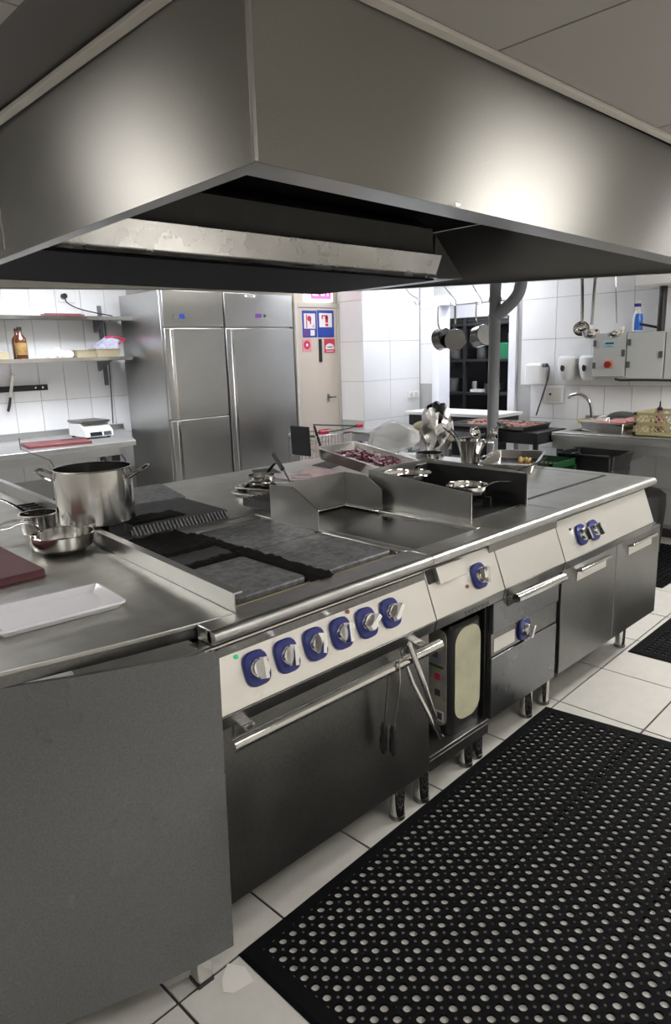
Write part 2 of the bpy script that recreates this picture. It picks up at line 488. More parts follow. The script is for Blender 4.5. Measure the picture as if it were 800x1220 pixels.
# plenum in the middle: lower silver band, dark upper band, dark underside
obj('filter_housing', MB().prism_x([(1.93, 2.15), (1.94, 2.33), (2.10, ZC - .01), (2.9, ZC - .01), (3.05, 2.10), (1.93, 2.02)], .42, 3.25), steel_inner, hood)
obj('grease_channel', MB().prism_x([(1.93, 2.004), (1.905, 2.004), (1.905, 2.022), (1.918, 2.026), (1.865, 2.150), (1.875, 2.155), (1.93, 2.15)], .41, 3.26), steel_band, hood)
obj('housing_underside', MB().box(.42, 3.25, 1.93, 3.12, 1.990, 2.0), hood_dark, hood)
obj('housing_end', MB().hexa([(3.262, 1.93, 2.0), (3.62, 1.95, 2.02), (3.62, 3.0, 2.02), (3.262, 3.0, 2.0)],
                             [(3.262, 1.93, 2.16), (3.30, 1.95, 2.30), (3.30, 3.0, 2.30), (3.262, 3.0, 2.16)]), steel_inner, hood, .004)
obj('back_lip', MB().hexa([(.40, 3.19, 1.942), (3.84, 3.17, 2.048), (3.84, 3.175, 2.048), (.40, 3.195, 1.942)], [(.40, 3.19, 2.03), (3.84, 3.17, 2.11), (3.84, 3.175, 2.11), (.40, 3.195, 2.03)]), hood_lip, hood)
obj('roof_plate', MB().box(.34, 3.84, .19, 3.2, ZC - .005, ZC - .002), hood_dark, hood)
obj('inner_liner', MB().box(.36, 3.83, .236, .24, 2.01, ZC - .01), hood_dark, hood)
obj('utensil_rail', MB().cyl((4.0, .6, 2.06), (4.0, 3.0, 2.06), .006).cyl((3.86, .8, 2.06), (4.0, .8, 2.06), .005).cyl((3.86, 2.9, 2.06), (4.0, 2.9, 2.06), .005), chrome, hood)

# ------------------------------------------------------------------ floor mats of holed rubber
def mat_mesh(x0, x1, y0, y1, pitch_x, pitch_y, z=.0075, border=.035, r=.0108, skew=(0, 0)):
    b = bmesh.new()
    nx = int((x1 - x0 - 2 * border) / pitch_x)
    ny = int((y1 - y0 - 2 * border) / pitch_y)
    ox = (x0 + x1 - nx * pitch_x) / 2
    oy = (y0 + y1 - ny * pitch_y) / 2
    rs = .0042                              # small drain hole at every corner between four large ones
    for i in range(nx):
        for j in range(ny):
            cx, cy = ox + (i + .5) * pitch_x, oy + (j + .5) * pitch_y
            hx, hy = pitch_x / 2, pitch_y / 2
            out = []
            for sx, sy, mid in ((1, 1, (1, 0)), (-1, 1, (0, 1)), (-1, -1, (-1, 0)), (1, -1, (0, -1))):
                out.append((mid[0] * hx, mid[1] * hy))
                arc = [(sx * hx, sy * (hy - rs)), (sx * (hx - .7 * rs), sy * (hy - .7 * rs)), (sx * (hx - rs), sy * hy)]
                out += arc if sx * sy > 0 else arc[::-1]
            ov = [b.verts.new((cx + p, cy + q, z)) for p, q in out]
            ring = [b.verts.new((cx + r * math.cos(2 * PI * k / 16), cy + r * math.sin(2 * PI * k / 16), z)) for k in range(16)]
            low = [b.verts.new((v.co.x, v.co.y, .0015)) for v in ring]
            for k in range(16):
                l = (k + 1) % 16
                b.faces.new((ring[k], low[k], low[l], ring[l]))
                b.faces.new((ov[k], ov[l], ring[l], ring[k]))
    # border frame with bevelled edge
    o = [(x0, y0), (x1, y0), (x1, y1), (x0, y1)]
    s_ = [(x0 + .012, y0 + .012), (x1 - .012, y0 + .012), (x1 - .012, y1 - .012), (x0 + .012, y1 - .012)]
    t = [(ox, oy), (ox + nx * pitch_x, oy), (ox + nx * pitch_x, oy + ny * pitch_y), (ox, oy + ny * pitch_y)]
    for k in range(4):
        l = (k + 1) % 4
        b.faces.new([b.verts.new(p) for p in ((*o[k], .001), (*o[l], .001), (*s_[l], z), (*s_[k], z))])
        b.faces.new([b.verts.new(p) for p in ((*s_[k], z), (*s_[l], z), (*t[l], z), (*t[k], z))])
    yt = y1
    for v in b.verts:                       # the mat lies a little askew
        d = yt - v.co.y
        f_ = (v.co.x - x0) / (x1 - x0)
        v.co.x += d * (skew[0] * (1 - f_) + skew[1] * f_)
    me = bpy.data.meshes.new('floor_mat')
    b.to_mesh(me)
    b.free()
    me.materials.append(rubber)
    return me
def floor_mat(label, loc, rz, L, W, skew=(0, 0)):
    me = mat_mesh(0, L, -W, 0, .0352, .040, skew=skew)
    o = bpy.data.objects.new('floor_mat', me)
    o.location = loc
    o.rotation_euler = (0, 0, rz)
    COL.objects.link(o)
    tag(o, label, 'floor mat', 'holed rubber floor mats')
    return o
fm = floor_mat('black rubber floor mat with round holes, nearest the camera along the range', (.014, .022, 0), R(2.65), 1.688, .92, (-.03, .11))
floor_mat('black rubber floor mat with holes in front of the far cabinet doors', (2.468, .086, 0), R(1.5), 1.02, .9, (.02, .05))
floor_mat('black rubber floor mat with holes in the aisle before the sink counter', (3.53, .33, 0), R(90), 1.25, 1.03)

# ------------------------------------------------------------------ cooking island, front row
XE = 2.46
def nose(x0, x1, t):      # rounded front rail of the worktop
    return obj('front_rail', MB().tube([(x0, .018, .882), (x1, .018, .882)], .018, 14), steel, t)
def fascia(x0, x1, t):    # sloping control panel with the return below
    obj('control_panel', MB().prism_x([(.045, .845), (-.010, .695), (-.006, .693), (.05, .845)], x0 + .002, x1 - .002), steel_panel, t, .0015)
    obj('panel_lip', MB().prism_x([(-.010, .6925), (.0, .655), (.06, .655), (.06, .69)], x0 + .002, x1 - .002), steel_dark, t, .002)
    obj('drip_channel', MB().prism_x([(.02, .862), (.046, .847), (.07, .847), (.07, .862)], x0, x1), steel_dark, t)
pn = Vector((0, -.15, .055)).normalized()       # outward normal of the panel
pu = Vector((0, .055, .15)).normalized()        # up along the panel
def on_panel(x, z):
    return Vector((x, .045 - (.845 - z) * .055 / .15, z))
def knob(x, z, turn, parent, r=.026, n=pn, u=pu, base=None, name='knob'):
    c = Vector(base) if base is not None else on_panel(x, z)
    ax = Vector((1, 0, 0))
    b = MB()                                    # blue bezel: square with bowed sides
    ring = []
    for k in range(32):
        a = 2 * PI * k / 32
        ca_, sa_ = math.cos(a), math.sin(a)
        q = (abs(ca_) ** 3.4 + abs(sa_) ** 3.4) ** (-1 / 3.4)
        ring.append((ca_ * q * .037, sa_ * q * .043))
    def rr(h, k): return [tuple(c + ax * p * k + u * q * k + n * h) for p, q in ring]
    b.loft([rr(.0008, 1), rr(.006, 1), rr(.010, .92), rr(.010, .80)])
    bz = obj('knob_bezel', b, blue, parent)
    kb = MB()
    t = R(turn)
    ux, uy = ax * math.cos(t) + u * math.sin(t), u * math.cos(t) - ax * math.sin(t)
    def cr(h, rad): return [tuple(c + ux * rad * math.cos(2 * PI * i / 24) + uy * rad * math.sin(2 * PI * i / 24) + n * h) for i in range(24)]
    kb.loft([cr(.010, r), cr(.026, r * .94), cr(.028, r * .88)])
    def P(a_, b_, h): return tuple(c + ux * a_ + uy * b_ + n * h)
    kb.loft([[P(-.009, -r, .022), P(.009, -r, .022), P(.009, r, .022), P(-.009, r, .022)],
             [P(-.0055, -r * .98, .046), P(.0055, -r * .98, .046), P(.0055, r * .98, .046), P(-.0055, r * .98, .046)]])
    return obj(name, kb, chrome, bz)
def foot(x, y, t, h=.158):
    f_ = obj('foot', MB().cyl((x, y, .018), (x, y, h), .026, n=18), steel_pol, t)
    obj('foot_base', MB().lathe([(.024, .001), (.0275, .003), (.0275, .016), (.024, .0175)], (x, y, 0), 18), steel_dark, f_)

# --- electric hotplate range with oven
rng = thing('oven_range', 'steel electric range with oven, six blue-ringed knobs and four black hotplates', 'range', (.4, .45, 0))
obj('body', MB().box(.012, .796, .035, .88, .16, .84), steel_dark, rng)
t_ = MB()
t_.prism_z([(.004, .018), (.798, .018), (.798, .105), (.115, .105), (.110, .066), (.004, .078)], .862, .90).box(.17, .798, .83, .898, .862, .90).box(.778, .798, .105, .83, .862, .90)
obj('worktop', t_, steel_top, rng, .003)
obj('plate_well', MB().prism_z([(.115, .105), (.778, .105), (.778, .83), (.168, .83)], .842, .8615), black_in, rng)
nose(.004, .799, rng)
fascia(-.028, .80, rng)
PL = {}
for nm, (x0, x1, y0, y1) in dict(a=(.168, .415, .145, .455), b=(.475, .768, .140, .478), c=(.475, .776, .497, .815)).items():
    PL[nm] = obj('hotplate', MB().rslab(x0, x1, y0, y1, .866, .9015, .022, 5, .004), cast_grey, rng)
b = MB().rslab(.185, .425, .50, .82, .868, .905, .03, 5, .006)
obj('hotplate', b, cast, rng, label='blackened crusted hotplate')
def crust_patch(x0, x1, y0, y1, z0, z1, seed):
    b = MB()
    rnd = random.Random(seed)
    nx, ny = max(3, int((x1 - x0) / .016)), max(3, int((y1 - y0) / .016))
    bm = b.b
    g = [[bm.verts.new((x0 + (x1 - x0) * i / nx + (rnd.uniform(-.006, .006)), y0 + (y1 - y0) * j / ny + rnd.uniform(-.006, .006),
                        z0 if (i in (0, nx) or j in (0, ny)) else z1 + rnd.uniform(-.0035, .0035))) for j in range(ny + 1)] for i in range(nx + 1)]
    for i in range(nx):
        for j in range(ny):
            bm.faces.new((g[i][j], g[i + 1][j], g[i + 1][j + 1], g[i][j + 1]))
    return b
obj('burnt_crust', crust_patch(.405, .49, .085, .83, .888, .9065, 3), crust, rng, ang=60)
obj('burnt_crust', crust_patch(.175, .42, .45, .515, .888, .9065, 4), crust, rng, ang=60)
obj('burnt_crust', crust_patch(.20, .45, .60, .90, .898, .914, 5), crust, rng, ang=60)
for x0, x1 in ((.15, .405), (.50, .77)):
    obj('plate_rail', MB().tube([(x0, .128, .889), (x1, .128, .889)], .0045, 8), brass, rng)
    obj('plate_rail', MB().tube([(x0, .114, .884), (x1, .114, .884)], .003, 8), brass, rng)
for p in ((.765, .128), (.77, .482), (.452, .487)):
    obj('rail_bolt', MB().lathe([(.009, 0), (.009, .006), (.005, .010)], (p[0], p[1], .888), 10), steel_dark, rng)
for x, tr in zip((.123, .219, .316, .412, .511, .612), (-8, -14, -20, -12, -62, -50)):
    knob(x, .767, tr, rng)
obj('indicator_lamp', MB().lathe([(.006, 0), (.006, .004), (.003, .006)], (0, 0, 0), 12).xf(Matrix.Translation(on_panel(.076, .808)) @ pn.to_track_quat('Z', 'Y').to_matrix().to_4x4()), led_g, rng, label='green indicator lamp')
obj('indicator_lamp', MB().lathe([(.006, 0), (.006, .004), (.003, .006)], (0, 0, 0), 12).xf(Matrix.Translation(on_panel(.455, .812)) @ pn.to_track_quat('Z', 'Y').to_matrix().to_4x4()), red_i, rng, label='red indicator lamp')
dr = obj('oven_door', MB().box(-.03, .793, .015, .033, .165, .648), steel_dark, rng, .003)
dh = obj('door_handle', MB().cyl((-.006, -.05, .640), (.762, -.05, .640), .0165, n=20), steel_pol, dr)
for x in (.06, .70):
    obj('handle_bracket', MB().prism_x([(.0145, .665), (.0145, .615), (-.03, .625), (-.055, .640), (-.03, .658)], x - .017, x + .017), steel_pol, dr, .002)
for x, y in ((.711, .085), (.835, .085), (.03, .12), (.03, .7), (.76, .7)):
    if x == .835: continue
    foot(x, y, rng)

# --- griddle unit over an open niche
gr = thing('griddle_unit', 'steel griddle unit with raised splash guard, single knob and open niche below', 'griddle', (.99, .45, 0))
t_ = MB()
t_.box(.802, 1.182, .018, .095, .862, .90).box(.802, 1.182, .775, .898, .862, .90).box(1.155, 1.182, .095, .775, .862, .90)
obj('worktop', t_, steel_top, gr, .003)
obj('griddle_plate', MB().box(.803, 1.154, .096, .774, .870, .889), griddle, gr)
obj('plate_edge', MB().box(.803, .818, .096, .46, .890, .9005), steel_top, gr)
nose(.801, 1.182, gr)
fascia(.80, 1.182, gr)
knob(1.058, .769, -18, gr)
obj('splash_guard', MB().prism_x([(.755, .903), (.755, 1.04), (.62, 1.045), (.49, .978), (.49, .903)], .772, .776), steel, gr)
obj('splash_guard', MB().box(.776, 1.162, .751, .755, .8905, 1.035), steel, gr)
obj('splash_guard', MB().prism_x([(.755, .903), (.755, 1.035), (.635, 1.032), (.545, .985), (.545, .903)], 1.162, 1.166), steel, gr)
obj('guard_foot_rail', MB().cyl((.80, .742, .897), (1.15, .742, .897), .006).cyl((1.15, .742, .897), (1.15, .55, .897), .006), steel_bright, gr)
gd = MB()
c0, c1, c2, c3 = on_panel(.845, .79), on_panel(.985, .79), on_panel(.985, .842), on_panel(.845, .842)
gd.hexa([c + pn * .001 for c in (c0, c1, c2, c3)], [c + pn * .016 for c in (c0, c1, c2, c3)])
obj('grease_drawer', gd, steel_panel, gr, .002)
gd2 = MB()
c0, c1, c2, c3 = on_panel(.806, .80), on_panel(.842, .80), on_panel(.842, .842), on_panel(.806, .842)
gd2.hexa([c + pn * .001 for c in (c0, c1, c2, c3)], [c + pn * .003 for c in (c0, c1, c2, c3)])
obj('drawer_slot', gd2, black_in, gr)
obj('indicator_lamp', MB().lathe([(.006, 0), (.006, .004)], (0, 0, 0), 12).xf(Matrix.Translation(on_panel(.985, .752)) @ pn.to_track_quat('Z', 'Y').to_matrix().to_4x4()), red_i, gr, label='red indicator lamp')
obj('niche_side', MB().box(.804, .812, .04, .80, .20, .655), steel_dark, gr)
obj('niche_side', MB().box(1.135, 1.143, .04, .80, .20, .655), steel_dark, gr)
obj('niche_back', MB().box(.812, 1.135, .62, .628, .20, .84), black_in, gr)
obj('niche_roof', MB().box(.812, 1.135, .07, .62, .80, .84), black_in, gr)
obj('niche_floor', MB().box(.804, 1.143, .022, .62, .19, .205).box(.804, 1.143, .022, .034, .150, .19), steel_dark, gr, .002)
for x, y in ((.838, .086), (1.174 - .06, .10), (.84, .6), (1.11, .6)): foot(x, y, gr, .15 if y < .2 else .19)

# --- two burner unit over drawers
bu = thing('burner_unit', 'steel two-burner unit inside a boxed splash guard with drawer and knob below', 'cooker', (1.4, .45, 0))
obj('worktop', MB().box(1.184, 1.602, .018, .898, .862, .90), steel_top, bu, .003)
nose(1.183, 1.602, bu)
fascia(1.184, 1.602, bu)
obj('splash_guard', MB().prism_x([(.645, .901), (.645, 1.05), (.145, 1.012), (.145, .901)], 1.196, 1.200), steel, bu)
obj('splash_guard', MB().box(1.2, 1.566, .641, .645, .901, 1.05), steel, bu)
obj('splash_guard', MB().prism_x([(.645, .901), (.645, 1.05), (.145, 1.036), (.145, .901)], 1.566, 1.570), steel, bu)
obj('soot_shade_liner', MB().box(1.562, 1.5655, .15, .64, .907, 1.03), black_in, bu)  # soot and the shade inside the guard, both put into black
obj('burner_tray', MB().box(1.205, 1.56, .17, .61, .901, .906), black_in, bu)
for bx_, y, zt in ((1.44, .315, .946), (1.305, .535, .987)):
    bb = MB().lathe([(.045, .0), (.045, .018), (.03, .026)], (bx_, y, .907), 20)
    ob = obj('burner', bb, black_in, bu)
    for k in range(4):
        a = k * PI / 2
        p0 = Vector((bx_ + .03 * math.cos(a), y + .03 * math.sin(a), zt))
        p1 = Vector((bx_ + .088 * math.cos(a), y + .088 * math.sin(a), zt))
        obj('pan_support', MB().tube([p0, p1, Vector((p1.x, p1.y, .908))], .005, 6), black_in, bu)
dw = obj('drawer', MB().box(1.150, 1.606, .014, .034, .53, .646), steel_side, bu, .003)
obj('drawer_handle', MB().cyl((1.19, -.05, .668), (1.52, -.05, .662), .0155, n=18), steel_pol, dw)
for x in (1.25, 1.48):
    obj('handle_bracket', MB().prism_x([(.0135, .64), (.0135, .61), (-.03, .64), (-.05, .662), (-.03, .668)], x - .014, x + .014), steel_pol, dw, .002)
cpn = obj('switch_panel', MB().box(1.150, 1.606, .022, .036, .44, .527), steel_dark, bu, .002)
obj('switch_sticker', MB().box(1.165, 1.30, .0195, .0215, .455, .505), paper, bu, label='pale paper sticker')
knob(0, 0, -25, bu, .024, Vector((0, -1, 0)), Vector((0, 0, 1)), (1.36, .0215, .487))
obj('lower_panel', MB().box(1.150, 1.606, .018, .036, .20, .436), steel_side, bu, .003)
obj('body', MB().box(1.147, 1.61, .037, .86, .20, .86), steel_dark, bu)
for x, y in ((1.185, .105), (1.30, .105), (1.575, .125)):
    if x != 1.30: foot(x, y, bu, .20)
foot(1.2, .7, bu, .2)
foot(1.55, .7, bu, .2)

# --- solid top unit over two doors
so = thing('solid_top_unit', 'steel solid-top cooker with twin blue knobs over two cabinet doors at the far end', 'cooker', (2.05, .45, 0))
obj('worktop', MB().box(1.604, XE, .018, .898, .862, .90), steel_top, so, .003)
obj('hob_groove', MB().box(1.640, 2.385, .205, .77, .8995, .9015), black_in, so)
obj('hob_plate', MB().box(1.652, 2.372, .222, .760, .9005, .9025), steel_top, so)
nose(1.603, XE + .004, so)
fascia(1.604, XE - .02, so)
knob(1.768, .766, 18, so, .025)
knob(1.872, .764, 26, so, .025)
obj('indicator_lamp', MB().lathe([(.005, 0), (.005, .004)], (0, 0, 0), 10).xf(Matrix.Translation(on_panel(1.70, .80)) @ pn.to_track_quat('Z', 'Y').to_matrix().to_4x4()), black_in, so)
obj('body', MB().box(1.62, 2.58, .036, .86, .20, .66).box(1.62, XE - .02, .06, .86, .66, .86), steel_dark, so)
for x0, x1 in ((1.628, 2.108), (2.112, 2.585)):
    d = obj('door', MB().box(x0, x1, .014, .034, .205, .652), steel_dark, so, .003)
    xa, xb = (x0 + .12, x1 - .10)
    obj('handle_recess', MB().box(xa, xb, .0125, .0135, .575, .622), steel_panel, d)
    obj('handle', MB().prism_x([(.0135, .625), (-.012, .632), (-.014, .622), (.0135, .613)], xa - .005, xb + .005), steel_pol, d, .002)
for x, y in ((1.72, .128), (2.51, .145), (1.68, .7), (2.5, .7)): foot(x, y, so, .20)

# --- rear row of the island
rg = thing('rear_chargrill', 'steel rear cooking unit with two raised ridged black grill plates behind the stockpot', 'grill', (.6, 1.35, 0))
obj('body', MB().box(.30, 1.195, .902, 1.79, .16, .86), steel_dark, rg)
obj('worktop', MB().prism_z([(.170, .901), (1.197, .901), (1.197, 1.82), (.295, 1.82), (.264, 1.45)], .862, .90), steel_top, rg, .003)
gp = obj('grill_plate', MB().hexa([(.305, .975, .916), (.705, .945, .916), (.725, 1.30, .916), (.44, 1.33, .916)],
                                  [(.305, .975, .930), (.705, .945, .930), (.725, 1.30, .930), (.44, 1.33, .930)]), cast, rg, .003)
fins = []
for k in range(26):
    x = .318 + k * .0148
    y = .973 - k * .00115
    obj('grill_fin', MB().prism_x([(y - .002, .930), (y - .026, .9015), (y - .006, .9015), (y + .01, .916)], x, x + .007), cast_grey, rg)
obj('grill_skirt', MB().hexa([(.31, .964, .901), (.70, .935, .901), (.70, .95, .901), (.31, .98, .901)], [(.31, .972, .916), (.70, .944, .916), (.70, .955, .916), (.31, .985, .916)]), steel_pol, rg)
obj('grill_plate', MB().hexa([(.575, 1.42, .901), (.80, 1.40, .901), (.90, 1.785, .901), (.70, 1.80, .901)],
                             [(.575, 1.42, .910), (.80, 1.40, .910), (.90, 1.785, .910), (.70, 1.80, .910)]), cast_grey, rg, .002)
obj('burnt_crust', crust_patch(.33, .56, .985, 1.12, .929, .935, 9), crust, rg, ang=60)
obj('ridged_plate', MB().box(.83, 1.04, .83, .896, .9005, .912), cast, rg)
for k in range(8):
    obj('grill_fin', MB().box(.838 + k * .025, .848 + k * .025, .835, 1.02, .912, .945), cast, rg)
# open burner grates at the far left
for (cx, cy) in ((.52, 2.05 - .33), (.30, 1.72)):
    g = MB()
    for k in range(4):
        g.box(cx - .09, cx + .09, cy - .085 + k * .05, cy - .073 + k * .05, .908, .918)
    g.box(cx - .09, cx - .078, cy - .085, cy + .08, .901, .915).box(cx + .078, cx + .09, cy - .085, cy + .08, .901, .915)
    obj('burner_grate', g, black_in, rg)
rh = thing('rear_hob', 'steel rear hob with black square zones and a plate coloured with a pink reflection beside the saucepan', 'hob', (1.85, 1.35, 0))
obj('body', MB().box(1.2, 2.44, .902, 1.79, .16, .86), steel_dark, rh)
obj('worktop', MB().box(1.199, XE, .901, 1.82, .862, .90), steel_top, rh, .003)
obj('hob_zone', MB().hexa([(1.36, 1.62, .9005), (1.50, 1.58, .9005), (1.57, 1.74, .9005), (1.45, 1.77, .9005)], [(1.36, 1.62, .903), (1.50, 1.58, .903), (1.57, 1.74, .903), (1.45, 1.77, .903)]), black_in, rh)
obj('hob_zone', MB().hexa([(1.75, 1.46, .9005), (1.90, 1.51, .9005), (1.93, 1.67, .9005), (1.76, 1.62, .9005)], [(1.75, 1.46, .903), (1.90, 1.51, .903), (1.93, 1.67, .903), (1.76, 1.62, .903)]), black_in, rh)
obj('glass_plate', MB().box(1.37, 1.70, 1.16, 1.53, .9005, .904), refl_pink, rh, .001)
zr = [(1.47 + .05 * math.cos(2 * PI * k / 24), 1.38 + .05 * math.sin(2 * PI * k / 24), .905) for k in range(24)]
obj('heat_ring', MB().tube(zr, .003, 6, True), onion_w, rh)

# ------------------------------------------------------------------ left worktable
lt = thing('worktable', 'steel worktable with smooth side panel and raised edge at the lower left', 'worktable', (-.4, .8, 0))
tp = [(.108, .070), (.004, .084), (-.14, .108), (-.41, .162), (-.62, .27), (-.78, .45), (-.80, 2.6), (.335, 2.6), (.262, 1.45), (.168, .93)]
obj('top', MB().prism_z(tp, .888, .90), steel_top, lt, .002)
ap = [(x + .0015, y + .004) if k < 6 else (x - .001, y) for k, (x, y) in enumerate(tp)]
obj('apron', MB().prism_z(ap, .862, .888), steel_dark, lt)  # dark reflection on this edge put into a darker steel colour
up_ = [(.108, .070), (.168, .93), (.262, 1.45), (.335, 2.6)]
u2 = MB()
for (a, b2) in zip(up_, up_[1:]):
    u2.hexa([(a[0], a[1], .9005), (a[0] + .004, a[1], .9005), (b2[0] + .004, b2[1], .9005), (b2[0], b2[1], .9005)],
            [(a[0], a[1], .95), (a[0] + .004, a[1], .95), (b2[0] + .004, b2[1], .95), (b2[0], b2[1], .95)])
    u2.hexa([(a[0] + .004, a[1], .946), (a[0] + .026, a[1], .946), (b2[0] + .026, b2[1], .946), (b2[0] + .004, b2[1], .946)],
            [(a[0] + .004, a[1], .95), (a[0] + .026, a[1], .95), (b2[0] + .026, b2[1], .95), (b2[0] + .004, b2[1], .95)])
obj('upstand', u2, steel, lt)
sp = MB()
top_l, bot_l = [], []
for k in range(11):
    t = k / 10
    q = lambda a, b, c: a * (1 - t) ** 2 + 2 * b * t * (1 - t) + c * t * t
    top_l.append((q(.002, -.26, -.50), q(-.012, .085, .215), .861))
    bot_l.append((q(-.042, -.26, -.535), q(-.050, -.025, .095), .120))
top_l.append((-.70, .42, .861))
bot_l.append((-.70, .32, .118))
def off(l, d): return [(x + d * .1, y + d, z) for x, y, z in l]
ti_, bi_ = off(top_l, .012), off(bot_l, .012)
sp.loft([[bot_l[k], bi_[k], ti_[k], top_l[k]] for k in range(len(top_l))])
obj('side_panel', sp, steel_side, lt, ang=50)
for x, y, in ((-.092, .008), (-.7, .6), (-.7, 2.4), (.1, 2.4)):
    l = obj('leg', MB().box(x - .02, x + .02, y, y + .04, .012, .16 if y < .1 else .86), steel_bright, lt, .002)
    obj('leg_cap', MB().box(x - .022, x + .022, y - .002, y + .042, .001, .012), black_pl, l)
obj('inner_leg', MB().tube([(-.03, .11, .02), (-.03, .11, .5)], .014, 8), steel_dark, lt)

# ------------------------------------------------------------------ things on the left table
def lathe_pan(name, label, r, h, tk=.003, flare=.0, base=.8, m=None, group=None, cat='saucepan', handle=None, hm=None, rz=0, loc=(0, 0, 0), curve=False, extra=None):
    t = thing(name, label, cat, (0, 0, 0), group)
    if curve:
        prof = [(r * base, .002), (r * (base + .10), .006), (r * .93, h * .35), (r * .985, h * .7), (r, h), (r - tk * .5, h + .001), (r - tk, h - .001), (r * .965, h * .68), (r * .91, h * .36), (r * base, .009), (0, .006)]
    else:
        prof = [(r * base, .0), (r * (base + .02), .003), (r - tk * .5 - flare, h * .25 + .004), (r - tk * .3, h - .004), (r + .003, h), (r - tk, h), (r - tk - flare, h * .25), (r * base, .008), (0, .006)]
    prof = [(0, 0.0)] + prof
    obj('pan_body', MB().lathe(prof, (0, 0, .0005), 36), m or steel_pol, t, local=True)
    if handle:
        b = MB()
        b.tube(smooth_pts(handle, 5), .0085, 8, sq=.45, up=(0, 0, 1))
        hd = obj('handle', b, hm or steel_pol, t, local=True)
        p = Vector(handle[0])
        obj('rivet', MB().lathe([(.004, 0), (.004, .003), (.001, .004)], (p.x + .004, p.y, p.z + .002), 8), chrome, hd, local=True)
    t.location = loc
    t.rotation_euler = (0, 0, rz)
    return t
# maroon cutting board
single('cutting_board', MB().rslab(-.55, -.085, .735, 1.13, .901, .923, .012, 3, .003), maroon,
       'thick maroon cutting board at the left edge of the near worktable', 'cutting board')
# white rectangular platter
pl = MB()
pl.tray(-.175, .125, -.095, .095, 0, .022, .018, .006, .0, .012, 3)
o = single('platter', pl, ceramic, 'white rectangular ceramic platter on the near steel worktable', 'platter')
o.location = (-.175, .405, .9012)
o.rotation_euler = (0, 0, R(-4))
o.scale = (1.02, 1.02, 1)
# saute pan
lathe_pan('saute_pan', 'rounded steel saute pan in front of the small saucepan on the near worktable', .100, .064, base=.60, curve=True, cat='pan',
          handle=[(-.096, .0, .056), (-.13, 0, .082), (-.18, 0, .084), (-.24, 0, .062), (-.29, 0, .052)], rz=R(-70), loc=(.060, .955, .901))
# small saucepan
lathe_pan('saucepan', 'small straight steel saucepan with long handle behind the rounded pan', .066, .070, base=.95,
          handle=[(-.064, 0, .058), (-.11, 0, .078), (-.18, 0, .098), (-.26, 0, .112)], rz=R(-74), loc=(.118, 1.305, .901))
# steel cup
cu = thing('steel_cup', 'narrow steel cup standing between the cutting board and the rounded pan', 'cup', (.0, .985, .901))
obj('cup_wall', MB().lathe([(.0, 0), (.017, 0), (.017, .056), (.018, .058), (.0155, .058), (.0155, .004), (0, .004)], (.0, 1.035, .901), 20), steel_pol, cu)
# whisk and fork lying at the left edge
wk = thing('whisk', 'steel wire whisk lying behind the cutting board', 'whisk', (-.1, 1.35, .901))
g = MB()
for k in range(5):
    a = k * PI / 5
    pts = []
    for q in range(13):
        th = PI * q / 12
        rr_ = .028 * math.sin(th) ** .8 * (1 if q <= 6 else 1)
        s_ = math.cos(th)
        pts.append((-.03 + (.06 - .06 * s_) * 1.0, 1.32 + .0 + math.cos(a) * .026 * math.sin(th), .931 + math.sin(a) * .026 * math.sin(th)))
    g.tube(pts, .0014, 5)
obj('wires', g, chrome, wk)
obj('handle', MB().tube([(-.03, 1.32, .931), (-.09, 1.33, .922), (-.19, 1.345, .912)], .009, 8), steel_pol, wk)
bt = MB().tube(smooth_pts([(-.06, 1.20, .908), (-.10, 1.215, .909), (-.15, 1.25, .912), (-.22, 1.28, .912)], 5), .007, 8)
single('black_spatula', bt, black_pl, 'black handled tool lying between cutting board and whisk', 'spatula')

obj('trivet', MB().box(.240, .298, .99, 1.19, .901, .9545), black_in, rg)
# stockpot with ladle
sp_t = thing('stockpot', 'tall shiny steel stockpot with two side handles standing on the stove', 'stockpot', (0, 0, 0))
prof = [(0, 0), (.129, 0), (.133, .004), (.133, .186), (.137, .190), (.130, .190), (.129, .006), (0, .006)]
obj('pot_body', MB().lathe(prof, (0, 0, .0005), 48), steel_pol, sp_t, local=True)
for sgn in (-1, 1):
    obj('handle', MB().tube(smooth_pts([(sgn * .133, -.045, .155), (sgn * .165, -.045, .172), (sgn * .188, -.025, .185), (sgn * .188, .025, .185), (sgn * .165, .045, .172), (sgn * .133, .045, .155)], 4), .0055, 8), steel_pol, sp_t, local=True)
sp_t.location = (.245, 1.085, .956)
sp_t.rotation_euler = (0, 0, R(-38))
ld = MB().tube([(.20, 1.12, .985), (.165, 1.25, 1.165), (.12, 1.40, 1.20), (.14, 1.46, 1.235)], [.002, .002, .002, .002], 6)
single('ladle', ld, steel_dark, 'thin wire handled ladle leaning out of the tall stockpot', 'ladle')

# ------------------------------------------------------------------ things on the island
def steel_tray(name, label, w_, l_, h_, loc, rot, group=None, m=None, cat='tray', tp_=.015):
    o = single(name, MB().tray(-w_ / 2, w_ / 2, -l_ / 2, l_ / 2, 0, h_, tp_, .003, .010, .025), m or steel_bright, label, cat, group)
    o.location = loc
    o.rotation_euler = rot
    return o
steel_tray('steel_tray', 'lower of the two small steel trays stacked beside the ridged grill', .17, .24, .022, (1.05, 1.155, .9015), (0, 0, R(12)), 'small stacked trays')
steel_tray('steel_tray', 'upper of the two small steel trays stacked beside the ridged grill', .16, .22, .022, (1.055, 1.16, .925), (0, 0, R(14)), 'small stacked trays')
lathe_pan('mini_saucepan', 'tiny steel saucepan on the stacked trays', .062, .034, base=.95, handle=[(.06, 0, .026), (.10, 0, .036), (.16, 0, .050), (.19, 0, .055)], rz=R(32), loc=(1.09, 1.215, .950))
